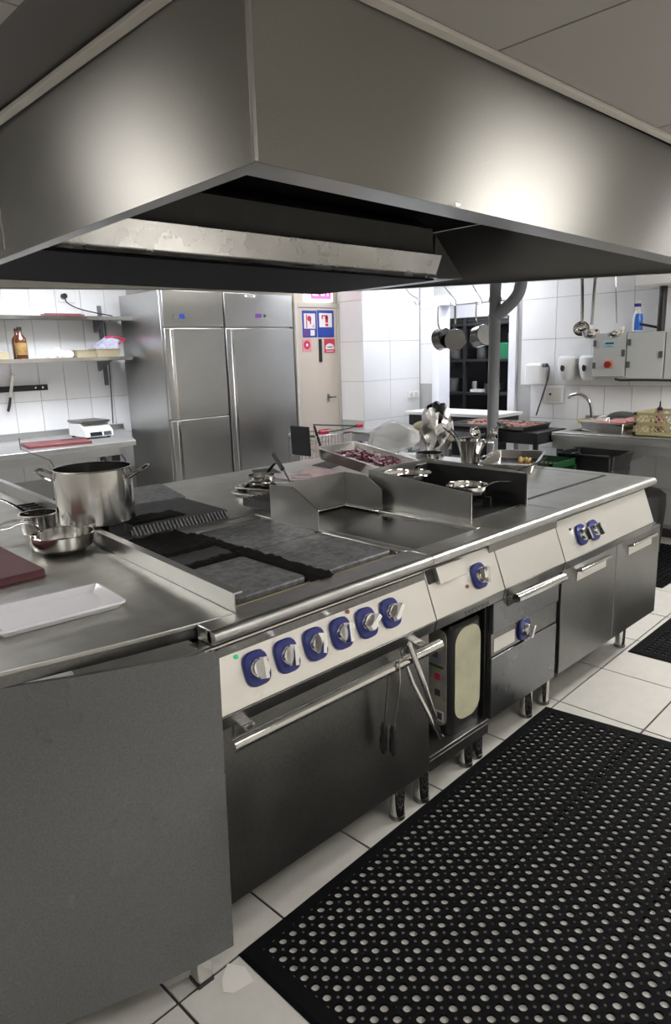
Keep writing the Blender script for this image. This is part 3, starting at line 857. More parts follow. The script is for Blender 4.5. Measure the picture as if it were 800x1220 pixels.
bh = MB().tube([(1.40, 1.44, .945), (1.52, 1.66, .99)], [.012, .012], 8, sq=.6).tube([(1.30, 1.27, .918), (1.41, 1.45, .946)], [.004, .005], 6)
single('knife_steel', bh, black_pl, 'black handled tool leaning up behind the tiny saucepan', 'kitchen tool')

# pans in the burner box
p1 = lathe_pan('frying_pan', 'round steel frying pan on the rear burner inside the boxed guard', .098, .040, base=.80, cat='pan', curve=True, group='pans on the boxed burners',
          handle=[(.095, 0, .034), (.14, 0, .046), (.20, 0, .044), (.25, 0, .040)], rz=R(20), loc=(1.305, .535, .993))
p2 = copy_tree(p1)
p2['label'] = 'round steel frying pan on the front burner, handle pointing right'
p2.location = (1.425, .325, .953)
p2.rotation_euler = (0, 0, R(-38))
p2.scale = (.86, .86, .9)

# onion tray
steel_tray('gastronorm_tray', 'tilted deep steel tray holding sliced red onions', .28, .50, .062, (1.75, 1.17, .940), (R(8), 0, 0))
tray_o = bpy.data.objects['gastronorm_tray']
on = MB()
rnd = random.Random(11)
on2 = MB()
for k in range(150):
    cx, cy = rnd.uniform(-.105, .115), rnd.uniform(-.19, .17)
    hgt = .020 + .036 * (1 - abs(cx) / .13) * (1 - abs(cy) / .24) + rnd.uniform(0, .01)
    r_ = rnd.uniform(.012, .026)
    a0 = rnd.uniform(0, 2 * PI)
    tl = Euler((rnd.uniform(-.6, .6), rnd.uniform(-.6, .6), a0)).to_matrix()
    pts = [Vector((cx, cy, hgt)) + tl @ Vector((r_ * math.cos(t), r_ * math.sin(t), 0)) for t in [PI * 1.1 * q / 6 for q in range(7)]]
    (on if k % 5 < 3 else on2).tube(pts, [.002, .0035, .004, .004, .004, .0035, .002], 5)
oo = tag(obj('sliced_onions', on, onion_p), 'heap of sliced red onion in the tilted steel tray', 'onions', None, 'stuff')
o2 = obj('pale_slices', on2, onion_w, oo, local=True, kind='stuff', label='pale onion flesh')
oo.location = tray_o.location
oo.rotation_euler = tray_o.rotation_euler

# crumpled clear bag
def crumple(c, s, seed, m, name, label, cat, sub=3, amp=.28, sq=None):
    b = MB()
    bmesh.ops.create_icosphere(b.b, subdivisions=sub, radius=1)
    rnd = random.Random(seed)
    ax = [(Vector((rnd.gauss(0, 1), rnd.gauss(0, 1), rnd.gauss(0, 1))).normalized(), rnd.uniform(3, 9), rnd.uniform(0, 6)) for _ in range(9)]
    for v in b.b.verts:
        n = v.co.normalized()
        d = sum(abs(math.sin(f * n.dot(a) + ph)) for a, f, ph in ax) / 9 - .6
        k = 1 + amp * d * 2 + rnd.uniform(-.05, .05)
        v.co = Vector((n.x * s[0] * k, n.y * s[1] * k, max(-.95, n.z) * s[2] * k))
    lo = min(v.co.z for v in b.b.verts)
    o = single(name, b, m, label, cat, ang=20)
    o.location = (c[0], c[1], c[2] - lo + .001)
    return o
crumple((2.34, 1.52, .9005), (.17, .13, .095), 5, film, 'plastic_bag', 'crumpled clear plastic bag behind the onion tray', 'plastic bag', 3, .2)
crumple((2.33, 1.19, .9065), (.092, .085, .15), 8, foil, 'foil_bundle', 'crumpled upright bundle of aluminium foil beside the utensil jug', 'foil', 3, .42)
# shallow pan of food between tray and jug
lathe_pan('small_casserole', 'small steel pot behind the burner box, left of the utensil jug', .075, .062, base=.95, loc=(2.18, 1.12, .9015))
lathe_pan('shallow_bowl', 'shallow steel bowl tucked between the onion tray and the small pot', .10, .03, base=.6, curve=True, cat='bowl', loc=(1.98, .955, .9055))
# utensil jug
ju = thing('utensil_jug', 'tall flared steel jug holding ladles and spoons', 'jug', (2.235, .885, .901))
obj('jug_body', MB().lathe([(0, 0), (.058, 0), (.060, .006), (.048, .018), (.052, .06), (.073, .135), (.076, .138), (.071, .136), (.049, .05), (.0, .03)], (2.235, .885, .9055), 32), steel_pol, ju)
obj('jug_handle', MB().tube(smooth_pts([(2.29, .835, 1.03), (2.325, .805, 1.02), (2.32, .81, .97), (2.28, .845, .945)], 5), .006, 8), steel_pol, ju)
def ladle(name, label, base, tip, r, rot, group, m=steel_pol):
    t = thing(name, label, 'ladle', base, group)
    base, tip = Vector(base), Vector(tip)
    obj('handle', MB().tube([base, base.lerp(tip, .5), tip], [.006, .007, .006], 8, sq=.4), m, t)
    b = MB().lathe([(0, -r * .85), (r * .6, -r * .68), (r * .92, -r * .3), (r, 0), (r * .94, 0), (r * .86, -r * .28), (r * .55, -r * .62), (0, -r * .78)], (0, 0, 0), 22)
    b.xf(Matrix.Translation(tip) @ Euler(rot).to_matrix().to_4x4())
    obj('bowl', b, m, t)
    return t
ladle('ladle', 'ladle in the steel jug with its bowl facing the camera', (2.225, .90, .94), (2.23, .85, 1.085), .036, (R(70), R(-25), 0), 'utensils in the jug')
ladle('ladle', 'ladle in the steel jug tipped out to the right over the handle', (2.25, .88, .94), (2.32, .79, 1.075), .032, (R(60), R(40), 0), 'utensils in the jug')
ladle('ladle', 'dark slotted spoon rising highest from the steel jug toward the grey pipe', (2.23, .89, .95), (2.40, .80, 1.12), .030, (R(20), R(10), 0), 'utensils in the jug', steel_dark)
sg = thing('serving_tongs', 'steel tongs leaning left out of the jug over the foil', 'tongs', (2.21, .92, .94))
for d in (-.012, .012):
    obj('arm', MB().tube([(2.22, .90 + d, .945), (2.215, .97 + d, 1.06), (2.21, 1.02 + d * 2, 1.10)], [.006, .007, .009], 8, sq=.4), black_pl, sg)
# black handled pan at the edge
lathe_pan('black_handled_pan', 'low steel pan with a long black handle in front of the food tray', .082, .028, base=.85, cat='pan', curve=True,
          handle=[(.078, 0, .022), (.13, 0, .030), (.21, 0, .050), (.27, 0, .078)], hm=black_pl, rz=R(-28), loc=(2.02, .58, .9055))
# steel tray with yellow food
steel_tray('food_tray', 'steel tray with a little yellow food at the back right of the island', .50, .27, .046, (2.21, .62, .9055), (0, 0, R(38)))
bpy.data.objects['food_tray'].location = (2.37, .70, .9060)
bpy.data.objects['food_tray'].rotation_euler = (0, 0, R(24))
bpy.data.objects['food_tray'].scale = (1.0, .95, 1)
fb = MB()
for k in range(16):
    a, rr_ = rnd.uniform(0, 2 * PI), rnd.uniform(0, .04)
    bmesh.ops.create_icosphere(fb.b, subdivisions=1, radius=rnd.uniform(.008, .014), matrix=Matrix.Translation((2.48 + rr_ * math.cos(a), .71 + rr_ * math.sin(a), .922)))
single('yellow_scraps', fb, food_y, 'yellow food scraps lying in the steel tray', 'food', kind='stuff')
ck = MB().cyl((1.80, .36, .918), (1.83, .40, .918), .011, n=12)
single('cork', ck, wood_y, 'small cork lying by the end of the boxed guard', 'cork')

# ------------------------------------------------------------------ tongs on the oven handle, canister in the niche
tg = thing('kitchen_tongs', 'short tongs with black scalloped tips hanging on the oven handle', 'tongs', (.55, -.05, .64))
obj('arm', MB().tube([(.552, -.071, .66), (.553, -.072, .60), (.551, -.06, .50), (.548, -.05, .455)], [.005, .005, .006, .007], 8, sq=.5), steel_bright, tg)
obj('arm', MB().tube([(.552, -.071, .66), (.556, -.030, .645), (.552, -.030, .60), (.54, -.022, .455)], [.005, .004, .005, .006], 8, sq=.5), steel_dark, tg)
tpb = MB()
for q, (x, y) in enumerate(((.548, -.050), (.537, -.022))):
    tpb.tube([(x, y, .46), (x, y, .443), (x, y, .425), (x - .001, y, .41), (x - .002, y, .395), (x - .003, y, .380), (x - .003, y, .366)], [.008, .017, .014, .018, .015, .017, .008], 8, sq=.7)
obj('tip', tpb, black_pl, tg, label='black tip')
tg2 = thing('kitchen_tongs', 'long steel tongs hanging over the right end of the oven handle', 'tongs', (.62, -.07, .68))
obj('arm', MB().tube([(.595, -.072, .705), (.66, -.074, .55), (.70, -.076, .44), (.735, -.078, .345)], [.011, .010, .010, .009], 8, sq=.35, up=(0, 1, 0)), steel_pol, tg2)
obj('arm', MB().tube([(.595, -.072, .705), (.612, -.028, .66), (.66, -.03, .54), (.72, -.055, .40), (.748, -.07, .34)], [.010, .007, .009, .009, .009], 8, sq=.35, up=(0, 1, 0)), steel_bright, tg2)
cn = thing('oil_canister', 'black plastic canister with pale rounded labels standing in the open niche', 'canister', (1.035, .128, .206))
cr_ = R(-2)
def cbox(b): return b.xf(Matrix.Translation((1.035, .128, .206)) @ Matrix.Rotation(cr_, 4, 'Z'))
obj('can_body', cbox(MB().rslab(-.085, .092, -.085, .085, 0, .40, .03, 5, .01)), black_pl, cn)
def rr2(hw, z0, z1, r_, n=6):
    o = []
    for cx, cz, a in ((hw - r_, z1 - r_, 0), (-hw + r_, z1 - r_, 90), (-hw + r_, z0 + r_, 180), (hw - r_, z0 + r_, 270)):
        for i in range(n + 1):
            t = R(a + 90 * i / n)
            o.append((cx + r_ * math.cos(t), cz + r_ * math.sin(t)))
    return o
la = rr2(.07, .045, .385, .055)
obj('label', cbox(MB().loft([[(x + .007, -.0855, z) for x, z in la], [(x + .007, -.0870, z) for x, z in la]])), oil_lab2, cn, label='pale yellowish label')
lb = rr2(.068, .03, .385, .03)
obj('label', cbox(MB().loft([[(-.0855, y, z) for y, z in lb], [(-.0870, y, z) for y, z in lb]])), oil_lab, cn, label='printed label')
for k, (yy, zz) in enumerate(((-.02, .29), (-.03, .21), (-.03, .15))):
    obj('print_spot', cbox(MB().box(-.0882, -.0872, yy - .012, yy + .012, zz - .012, zz + .012)), red_s if k == 1 else grey_dk, cn)
obj('barcode', cbox(MB().box(-.0882, -.0872, -.058, -.022, .045, .085)), white_s, cn)
obj('barcode_bars', cbox(MB().box(-.0888, -.0883, -.050, -.030, .052, .078)), grey_dk, cn)
obj('green_print', cbox(MB().box(-.0882, -.0872, -.055, .05, .243, .252)), green_v, cn)
obj('blue_print', cbox(MB().box(-.0882, -.0872, -.05, .05, .262, .30)), mat('pale_print', (.30, .32, .40), .5), cn)
obj('cap', cbox(MB().cyl((-.04, 0, .401), (-.04, 0, .425), .025, n=16)), red_pl, cn)
crumple((1.112, .115, .2055), (.018, .022, .02), 21, paper, 'paper_scrap', 'crumpled white paper scrap at the right of the niche floor', 'paper', 2)
single('paper_label', MB().prism_z([(-.06, -.01), (-.02, .02), (.005, -.02), (-.005, -.07), (-.06, -.06), (-.075, -.04)], .0008, .0016), paper,
       'torn white paper patch on the floor at the foot of the square table leg', 'paper')

# ------------------------------------------------------------------ fridges
def fridge(x0, x1, split, label, badge):
    y0, y1 = 3.85, 4.56
    t = thing('upright_fridge', label, 'fridge', ((x0 + x1) / 2, 4.2, 0), 'steel upright fridges against the back wall')
    zt = 2.055
    obj('cabinet', MB().box(x0, x1, y0 + .045, y1, .12, zt), steel_fridge, t, .004)
    obj('control_fascia', MB().box(x0 + .004, x1 - .004, y0, y0 + .044, 1.765, zt - .002), steel_fridge, t, .004)
    zs = ((.13, 1.755),) if not split else ((.13, 1.005), (1.013, 1.755))
    for z0, z1 in zs:
        d = obj('door', MB().box(x0 + .004, x1 - .004, y0, y0 + .044, z0, z1), steel_fridge, t, .006)
        obj('door_grip', MB().box(x0 + .055, x0 + .085, y0 - .006, y0 - .0005, z0 + .01, z1 - .01), steel_bright, d, .003)
    if badge == 0:
        obj('badge', MB().box(x0 + .09, x0 + .15, y0 - .004, y0 - .0005, 1.83, 1.86), steel_bright, t)
        obj('display', MB().box(x0 + .15, x0 + .20, y0 - .004, y0 - .0005, 1.83, 1.865), blue_s, t)
    else:
        obj('badge', MB().box(x0 + .23, x0 + .34, y0 - .004, y0 - .0005, 2.02, 2.04), white_s, t)
        obj('badge_print', MB().box(x0 + .25, x0 + .32, y0 - .005, y0 - .0042, 2.025, 2.035), grey_dk, t)
        obj('display', MB().box(x0 + .335, x0 + .40, y0 - .004, y0 - .0005, 1.845, 1.88), purple_s, t)
        obj('switch', MB().box(x0 + .43, x0 + .45, y0 - .006, y0 - .0005, 1.85, 1.875), green_c, t)
    for xx in (x0 + .06, x1 - .06):
        for yy in (y0 + .1, y1 - .08):
            obj('foot', MB().cyl((xx, yy, .001), (xx, yy, .12), .02), steel_dark, t)
fridge(2.205, 2.795, True, 'steel upright fridge with two stacked doors, next to the wall shelves', 0)
fridge(2.805, 3.58, False, 'steel upright fridge with one tall door, next to the sign-covered door', 1)

# ------------------------------------------------------------------ left wall: shelves, table and their things
def wall_shelf(z, y0, x1, label):
    t = thing('wall_shelf', label, 'shelf', (1.3, 4.5, z), 'steel wall shelves')
    obj('board', MB().box(.3, x1, y0, 4.69, z - .004, z).box(.3, x1, y0, y0 + .003, z - .030, z - .004), steel_bright, t)
    for x in (.7, 2.02):
        obj('bracket', MB().prism_x([(4.688, z - .005), (y0 + .06, z - .005), (y0 + .06, z - .02), (4.688, z - .12)], x - .012, x + .012), steel_side, t)
    return t
wall_shelf(1.875, 4.40, 2.215, 'upper steel wall shelf below the power socket')
wall_shelf(1.545, 4.35, 2.175, 'lower steel wall shelf holding the brown bottle')
rl = single('shelf_upright', MB().box(2.06, 2.09, 4.672, 4.695, 1.30, 1.98), steel_side, 'slotted steel upright carrying the right end of the wall shelves', 'shelf upright')
wtb = thing('wall_table', 'long steel table against the tiled back wall under the shelves', 'worktable', (1.1, 4.2, 0))
obj('top', MB().hexa([(.2, 3.77, .862), (1.80, 3.72, .862), (2.19, 4.685, .862), (.2, 4.685, .862)], [(.2, 3.77, .90), (1.80, 3.72, .90), (2.19, 4.685, .90), (.2, 4.685, .90)]), steel_light, wtb, .003)
obj('apron', MB().hexa([(.2, 3.79, .80), (1.68, 3.75, .80), (1.68, 3.77, .80), (.2, 3.81, .80)], [(.2, 3.79, .861), (1.68, 3.75, .861), (1.68, 3.77, .861), (.2, 3.81, .861)]), steel_light, wtb)
obj('backsplash', MB().box(.2, 2.19, 4.672, 4.694, .901, .95), steel, wtb)
for x, y in ((.25, 3.85), (.25, 4.6), (1.62, 3.85), (2.0, 4.6)):
    obj('leg', MB().box(x - .02, x + .02, y - .02, y + .02, .001, .861), steel_side, wtb)
o = single('red_cutting_board', MB().rslab(-.23, .23, -.15, .15, 0, .022, .012, 3, .003), red_b, 'red cutting board lying on the wall table in front of the scale', 'cutting board')
o.location = (1.30, 4.02, .9012)
o.rotation_euler = (0, 0, R(-10))
kn = MB().box(-.09, .09, -.012, .012, 0, .003)
o = single('table_knife', kn, black_pl, 'dark knife lying across the red cutting board', 'knife')
o.location = (1.44, 4.05, .924)
o.rotation_euler = (0, 0, R(-14))
s = thing('kitchen_scale', 'white kitchen scale with dark display on the wall table', 'scale', (1.76, 4.28, .901))
obj('housing', MB().prism_x([(4.12, .915), (4.13, .96), (4.22, 1.02), (4.45, 1.02), (4.45, .915)], 1.585, 1.82), white_p, s, .006)
obj('platform', MB().rslab(1.585, 1.825, 4.17, 4.47, 1.024, 1.040, .015, 3), steel_dark, s)
obj('display', MB().hexa([(1.62, 4.1195, .922), (1.72, 4.1195, .922), (1.72, 4.1285, .953), (1.62, 4.1285, .953)], [(1.62, 4.117, .922), (1.72, 4.117, .922), (1.72, 4.126, .953), (1.62, 4.126, .953)]), screen, s)
obj('keypad', MB().hexa([(1.735, 4.1195, .922), (1.80, 4.1195, .922), (1.80, 4.1285, .953), (1.735, 4.1285, .953)], [(1.735, 4.117, .922), (1.80, 4.117, .922), (1.80, 4.126, .953), (1.735, 4.126, .953)]), grey_dk, s)
for x in (1.61, 1.79):
    for y in (4.16, 4.42): obj('foot', MB().cyl((x, y, .901), (x, y, .915), .015), black_pl, s)
# black box under the table with cable
bx = thing('power_box', 'black box with cable loops fixed under the wall table', 'power box', (1.80, 4.2, .86))
obj('case', MB().box(1.735, 1.87, 4.15, 4.25, .58, .861), black_pl, bx, .004)
for d in (-1, 1):
    obj('cable', MB().tube(smooth_pts([(1.80 + d * .06, 4.14, .76), (1.80 + d * .10, 4.13, .70), (1.80 + d * .11, 4.13, .62), (1.80 + d * .09, 4.15, .56)], 4), .005, 6), black_pl, bx)
# brown bottle
bo = thing('brown_bottle', 'brown glass bottle with a yellowish label, front one on the lower wall shelf', 'bottle', (1.29, 4.42, 1.546))
bpf = [(0, 0), (.042, 0), (.044, .004), (.044, .13), (.040, .155), (.018, .185), (.016, .215), (.0, .215)]
obj('glass', MB().lathe(bpf, (1.268, 4.40, 1.5455), 24), amber, bo)
obj('label', MB().lathe([(.0446, .03), (.0452, .032), (.0452, .12), (.0446, .122)], (1.268, 4.40, 1.5455), 24), label_y, bo)
obj('cap', MB().cyl((1.268, 4.40, 1.761), (1.268, 4.40, 1.785), .018), black_pl, bo)
bo2 = thing('brown_bottle', 'dark brown bottle half hidden behind the front one on the lower wall shelf', 'bottle', (1.25, 4.53, 1.546))
obj('glass', MB().lathe(bpf, (1.292, 4.53, 1.5455), 20), amber, bo2)
obj('cap', MB().cyl((1.292, 4.53, 1.761), (1.292, 4.53, 1.78), .017), black_pl, bo2)
single('flat_tub', MB().rslab(.95, 1.18, 4.40, 4.60, 1.546, 1.60, .02, 3), tray_tan, 'low beige tub at the left end of the lower wall shelf', 'tub')
rnd = random.Random(4)
for k in range(6):
    crumple((1.44 + .045 * k, 4.43 + rnd.uniform(-.02, .03), 1.5455), (.028, .028, rnd.uniform(.022, .045)), 30 + k, white_p, 'crumpled_wrapper',
            ('leftmost', 'second from the left', 'third from the left', 'fourth from the left', 'fifth from the left', 'rightmost')[k] + ' of the crumpled white wrappers on the lower wall shelf', 'wrapper', 2, .4)['group'] = 'white wrappers on the lower shelf'
o = single('foam_tray', MB().tray(1.70, 1.90, 4.40, 4.55, 1.546, 1.605, .015, .004, .006, .02), tray_tan, 'tan foam tray left of the one with the printed bag', 'tray', 'tan trays on the lower shelf')
o = single('foam_tray', MB().tray(1.86, 2.08, 4.36, 4.52, 1.546, 1.612, .012, .004, .006, .02), tray_tan, 'tan foam tray under the pink-edged printed bag', 'tray', 'tan trays on the lower shelf')
bg = thing('printed_bag', 'pink-edged printed plastic bag lying in the tan tray', 'bag', (1.98, 4.44, 1.56))
obj('bag_body', MB().loft([[(1.87, 4.38, 1.565), (2.06, 4.38, 1.565), (2.06, 4.50, 1.565), (1.87, 4.50, 1.565)], [(1.88, 4.40, 1.62), (2.08, 4.40, 1.66), (2.07, 4.48, 1.66), (1.88, 4.47, 1.63)],
                           [(1.99, 4.42, 1.70), (2.12, 4.42, 1.69), (2.11, 4.45, 1.70), (1.99, 4.45, 1.71)]]).jitter(.006, 3), bag_print, bg, ang=25)
obj('bag_edge', MB().tube([(1.975, 4.415, 1.70), (2.03, 4.41, 1.715), (2.15, 4.41, 1.685), (2.09, 4.405, 1.65)], .007, 6), red_s, bg)
single('rolling_pin', MB().cyl((1.52, 4.50, 1.888), (1.82, 4.50, 1.888), .012).cyl((1.49, 4.50, 1.888), (1.52, 4.50, 1.888), .006).cyl((1.82, 4.50, 1.888), (1.85, 4.50, 1.888), .006), red_b,
       'thin reddish rolling pin lying on the upper wall shelf', 'rolling pin')
# socket and cable
so_t = thing('power_socket', 'white double power socket with a black plug above the upper shelf', 'socket', (1.79, 4.69, 2.05))
obj('plate', MB().rslab(1.72, 1.86, -.006, .006, 0, .0, .02) if False else MB().box(1.725, 1.865, 4.682, 4.698, 2.0, 2.09), white_p, so_t, .006)
obj('plug', MB().cyl((1.765, 4.681, 2.05), (1.765, 4.64, 2.05), .022, n=16), black_pl, so_t)
obj('cable', MB().tube(smooth_pts([(1.765, 4.64, 2.045), (1.77, 4.63, 2.0), (1.85, 4.63, 1.955), (2.0, 4.63, 1.92), (2.17, 4.64, 1.895)], 5), .005, 6), black_pl, so_t)
single('wall_cable', MB().tube(smooth_pts([(2.10, 4.66, 1.86), (2.105, 4.66, 1.5), (2.095, 4.66, 1.2), (2.085, 4.66, .96)], 5), .005, 6), black_pl, 'thin dark cable running down the tiles beside the fridge', 'cable')
# magnetic knife bar
mb = thing('knife_rack', 'black magnetic knife bar on the tiled back wall', 'knife rack', (1.2, 4.69, 1.31))
obj('bar', MB().box(.75, 1.545, 4.672, 4.696, 1.288, 1.335), black_pl, mb, .003)
for x in (1.44, 1.50): obj('screw', MB().cyl((x, 4.6715, 1.312), (x, 4.666, 1.312), .007, n=10), chrome, mb)
kf = thing('chef_knife', 'chef knife with black handle hanging blade up on the knife bar', 'knife', (1.24, 4.665, 1.30))
obj('blade', MB().loft([[(x, 4.667, z) for x, z in ((1.213, 1.245), (1.243, 1.245), (1.285, 1.43), (1.262, 1.42))], [(x, 4.670, z) for x, z in ((1.213, 1.245), (1.243, 1.245), (1.285, 1.43), (1.262, 1.42))]]), steel_bright, kf)
obj('handle', MB().tube([(1.228, 4.664, 1.245), (1.215, 4.664, 1.19), (1.195, 4.664, 1.135)], [.010, .012, .011], 8), black_pl, kf)

# ------------------------------------------------------------------ door with signs
dn = thing('door_1', None, None, (3.89, 3.86, 0))
dn['kind'] = 'structure'
obj('leaf', MB().box(3.64, 4.145, 3.845, 3.862, .01, 1.945), door_m, dn, .003)
obj('frame', MB().box(3.605, 3.638, 3.838, 3.868, .001, 1.985).box(4.147, 4.178, 3.838, 3.868, .001, 1.985).box(3.638, 4.147, 3.838, 3.868, 1.948, 1.985), trim_w, dn, .003)
obj('door_handle', MB().box(3.985, 4.01, 3.838, 3.8445, 1.05, 1.12).cyl((3.998, 3.838, 1.09), (3.998, 3.80, 1.09), .008).cyl((3.998, 3.80, 1.09), (4.06, 3.80, 1.09), .008), steel_dark, dn)
def sign(name, label, x0, x1, z0, z1, m):
    t = thing(name, label, 'sign', ((x0 + x1) / 2, 3.843, (z0 + z1) / 2), 'safety signs on the beige door')
    obj('plate', MB().box(x0, x1, 3.8405, 3.8445, z0, z1), m, t)
    return t
def on(t, name, m, polys, y=3.8395):
    b = MB()
    for p in polys: b.prism_y(p, y, y + .0009)
    return obj(name, b, m, t)
def rect(x0, x1, z0, z1): return [(x0, z0), (x1, z0), (x1, z1), (x0, z1)]
def circ(x, z, r, n=20): return [(x + r * math.cos(2 * PI * k / n), z + r * math.sin(2 * PI * k / n)) for k in range(n)]
s1 = sign('fire_hose_sign', 'blue sign with a red fire hose pictogram at the left of the door', 3.69, 3.872, 1.672, 1.918, blue_s)
on(s1, 'white_field', white_s, [rect(3.708, 3.852, 1.752, 1.892)])
on(s1, 'pictogram', red_s, [rect(3.735, 3.746, 1.755, 1.885), circ(3.775, 1.845, .026), [(3.785, 1.855), (3.80, 1.85), (3.795, 1.79), (3.78, 1.80)]], 3.8385)
on(s1, 'pictogram_arrow', pink_s, [[(3.81, 1.76), (3.845, 1.76), (3.828, 1.80)]], 3.8385)
on(s1, 'purple_field', purple_s, [rect(3.70, 3.772, 1.682, 1.742)])
on(s1, 'white_text_field', white_s, [rect(3.785, 3.84, 1.685, 1.74)])
s2 = sign('fire_extinguisher_sign', 'blue sign with a red fire extinguisher pictogram at the right of the door', 3.885, 4.10, 1.670, 1.924, blue_s)
on(s2, 'white_field', white_s, [rect(3.905, 4.075, 1.765, 1.898)])
on(s2, 'pictogram', red_s, [rect(3.985, 4.022, 1.775, 1.862), circ(4.0035, 1.862, .0185), rect(3.94, 4.0, 1.868, 1.88), [(3.935, 1.868), (3.955, 1.868), (3.95, 1.84), (3.94, 1.84)]], 3.8385)
on(s2, 'pictogram_band', white_s, [rect(3.985, 4.022, 1.80, 1.807)], 3.8380)
s3 = sign('alarm_button_sign', 'small pink sign with a red ring at the lower left of the door', 3.68, 3.79, 1.54, 1.658, pink_s)
on(s3, 'red_ring', red_s, [circ(3.735, 1.60, .042)])
on(s3, 'white_dot', white_s, [circ(3.735, 1.60, .013)], 3.8385)
s4 = sign('first_aid_sign', 'small red sign with a white dome at the lower right of the door', 3.965, 4.105, 1.522, 1.655, red_s)
on(s4, 'white_dome', white_s, [[(3.975, 1.555)] + [(4.035 + .058 * math.cos(t), 1.575 + .036 * math.sin(t)) for t in [PI - PI * k / 12 for k in range(13)]][::1] + [(4.095, 1.555)]])
on(s4, 'dark_line', grey_dk, [rect(4.0, 4.07, 1.572, 1.581)], 3.8385)
on(s4, 'white_line', white_s, [rect(3.985, 4.085, 1.535, 1.541)], 3.8385)
single('door_slot', MB().box(3.89, 3.928, 3.838, 3.8445, 1.435, 1.655), black_in, 'narrow black strip between the small signs on the door', 'door strip')
def text(body, size, m, parent, M, name, depth=.001):
    c = bpy.data.curves.new(name, 'FONT')
    c.body = body
    c.size = size
    c.extrude = depth
    c.align_x = 'CENTER'
    c.align_y = 'CENTER'
    tmp = bpy.data.objects.new(name + '_tmp', c)
    COL.objects.link(tmp)
    dg = bpy.context.evaluated_depsgraph_get()
    me = bpy.data.meshes.new_from_object(tmp.evaluated_get(dg))
    bpy.data.objects.remove(tmp)
    me.materials.clear()
    me.materials.append(m)
    o = bpy.data.objects.new(name, me)
    COL.objects.link(o)
    o.parent = parent
    o.matrix_local = Matrix.Translation(-parent.location) @ M
    return o
ex = thing('exit_sign', 'lit pink and white exit sign above the door', 'exit sign', (3.89, 3.83, 2.08))
obj('housing', MB().box(3.735, 4.05, 3.79, 3.866, 2.0, 2.17), sign_l, ex, .004)
obj('red_panel', MB().box(3.76, 4.02, 3.785, 3.7895, 2.022, 2.15), sign_r, ex)
text('EXIT', .115, sign_l, ex, Matrix.Translation((3.89, 3.783, 2.086)) @ Matrix.Rotation(PI / 2, 4, 'X'), 'sign_lettering')
text('Electrolux', .034, grey_dk, gr, Matrix.Translation((1.02, -.0068, .674)) @ Matrix.Rotation(R(75), 4, 'X'), 'maker_lettering', .0006)

# ------------------------------------------------------------------ shopping cart
ct = thing('shopping_cart', 'wire shopping cart with red handle caps parked in front of the door', 'shopping cart', (3.7, 3.6, 0))
wires = MB()
xa, xb, ya, yb = 3.40, 3.92, 3.40, 3.78
for z in (.50, .58, .66, .74):
    wires.tube([(xa, ya, z), (xb, ya, z), (xb, yb, z), (xa, yb, z)], .003, 5, True)
for k in range(14):
    x = xa + (xb - xa) * k / 13
    wires.tube([(x, ya, .46), (x, ya, .78)], .0022, 5).tube([(x, yb, .46), (x, yb, .78)], .0022, 5)
for k in range(9):
    y = ya + (yb - ya) * k / 8
    wires.tube([(xa, y, .46), (xa, y, .78)], .0022, 5).tube([(xb, y, .46), (xb, y, .78)], .0022, 5).tube([(xa, y, .46), (xb, y, .46)], .0022, 5)
obj('basket_wires', wires, chrome, ct)
obj('basket_rim', MB().tube([(xa, ya, .78), (xb, ya, .78), (xb, yb, .78), (xa, yb, .78)], .008, 6, True), chrome, ct)
obj('handle_bar', MB().tube([(3.40, 3.42, .89), (3.92, 3.34, .835), (3.58, 3.32, .82), (3.36, 3.32, .83)], .007, 6), black_pl, ct)
obj('handle_cap', MB().cyl((3.885, 3.345, .838), (3.945, 3.337, .838), .02, n=10), red_pl, ct, label='red handle cap')
obj('handle_cap', MB().cyl((3.38, 3.32, .826), (3.48, 3.32, .822), .02, n=10), red_pl, ct, label='red handle cap')
obj('child_seat', MB().hexa([(3.37, 3.45, .60), (3.385, 3.45, .60), (3.385, 3.70, .60), (3.37, 3.70, .60)], [(3.36, 3.45, .87), (3.375, 3.45, .87), (3.375, 3.70, .87), (3.36, 3.70, .87)]).tube([(3.39, 3.40, .88), (3.44, 3.40, .74), (3.47, 3.40, .66)], .012, 6), black_pl, ct)
obj('chassis', MB().tube([(3.42, 3.42, .12), (3.90, 3.42, .12), (3.90, 3.76, .12), (3.42, 3.76, .12)], .012, 6, True).tube([(3.42, 3.42, .12), (3.40, 3.40, .46)], .012, 6).tube([(3.42, 3.76, .12), (3.40, 3.78, .46)], .012, 6), chrome, ct)
for x in (3.44, 3.88):
    for y in (3.44, 3.74): obj('wheel', MB().cyl((x, y - .012, .056), (x, y + .012, .056), .055, n=16), black_pl, ct)

# ------------------------------------------------------------------ corner socket and grey drain pipe
cs = thing('double_socket', 'small white double socket low on the bright corner wall', 'socket', (4.92, 3.52, 1.06))
obj('plate', MB().box(4.84, 5.01, 3.510, 3.528, 1.03, 1.10), white_p, cs, .004)
for x in (4.885, 4.965): obj('outlet', MB().cyl((x, 3.509, 1.065), (x, 3.504, 1.065), .025, n=14), trim_w, cs)
dp = thing('drain_pipe', 'grey plastic drain pipe with a Y branch rising at the far end of the hood', 'pipe', (3.915, 1.86, 0))
obj('main_pipe', MB().cyl((3.915, 1.86, .001), (3.915, 1.86, ZC - .001), .044, n=20), pvc, dp)
obj('branch_pipe', MB().tube(smooth_pts([(3.915, 1.84, 1.76), (3.925, 1.78, 1.80), (3.935, 1.71, 1.86), (3.94, 1.665, 1.93), (3.94, 1.65, 2.05), (3.94, 1.65, 2.40)], 5), .046, 16), pvc, dp)
obj('collar', MB().cyl((3.915, 1.86, 1.74), (3.915, 1.86, 1.765), .050, n=20), pvc, dp)
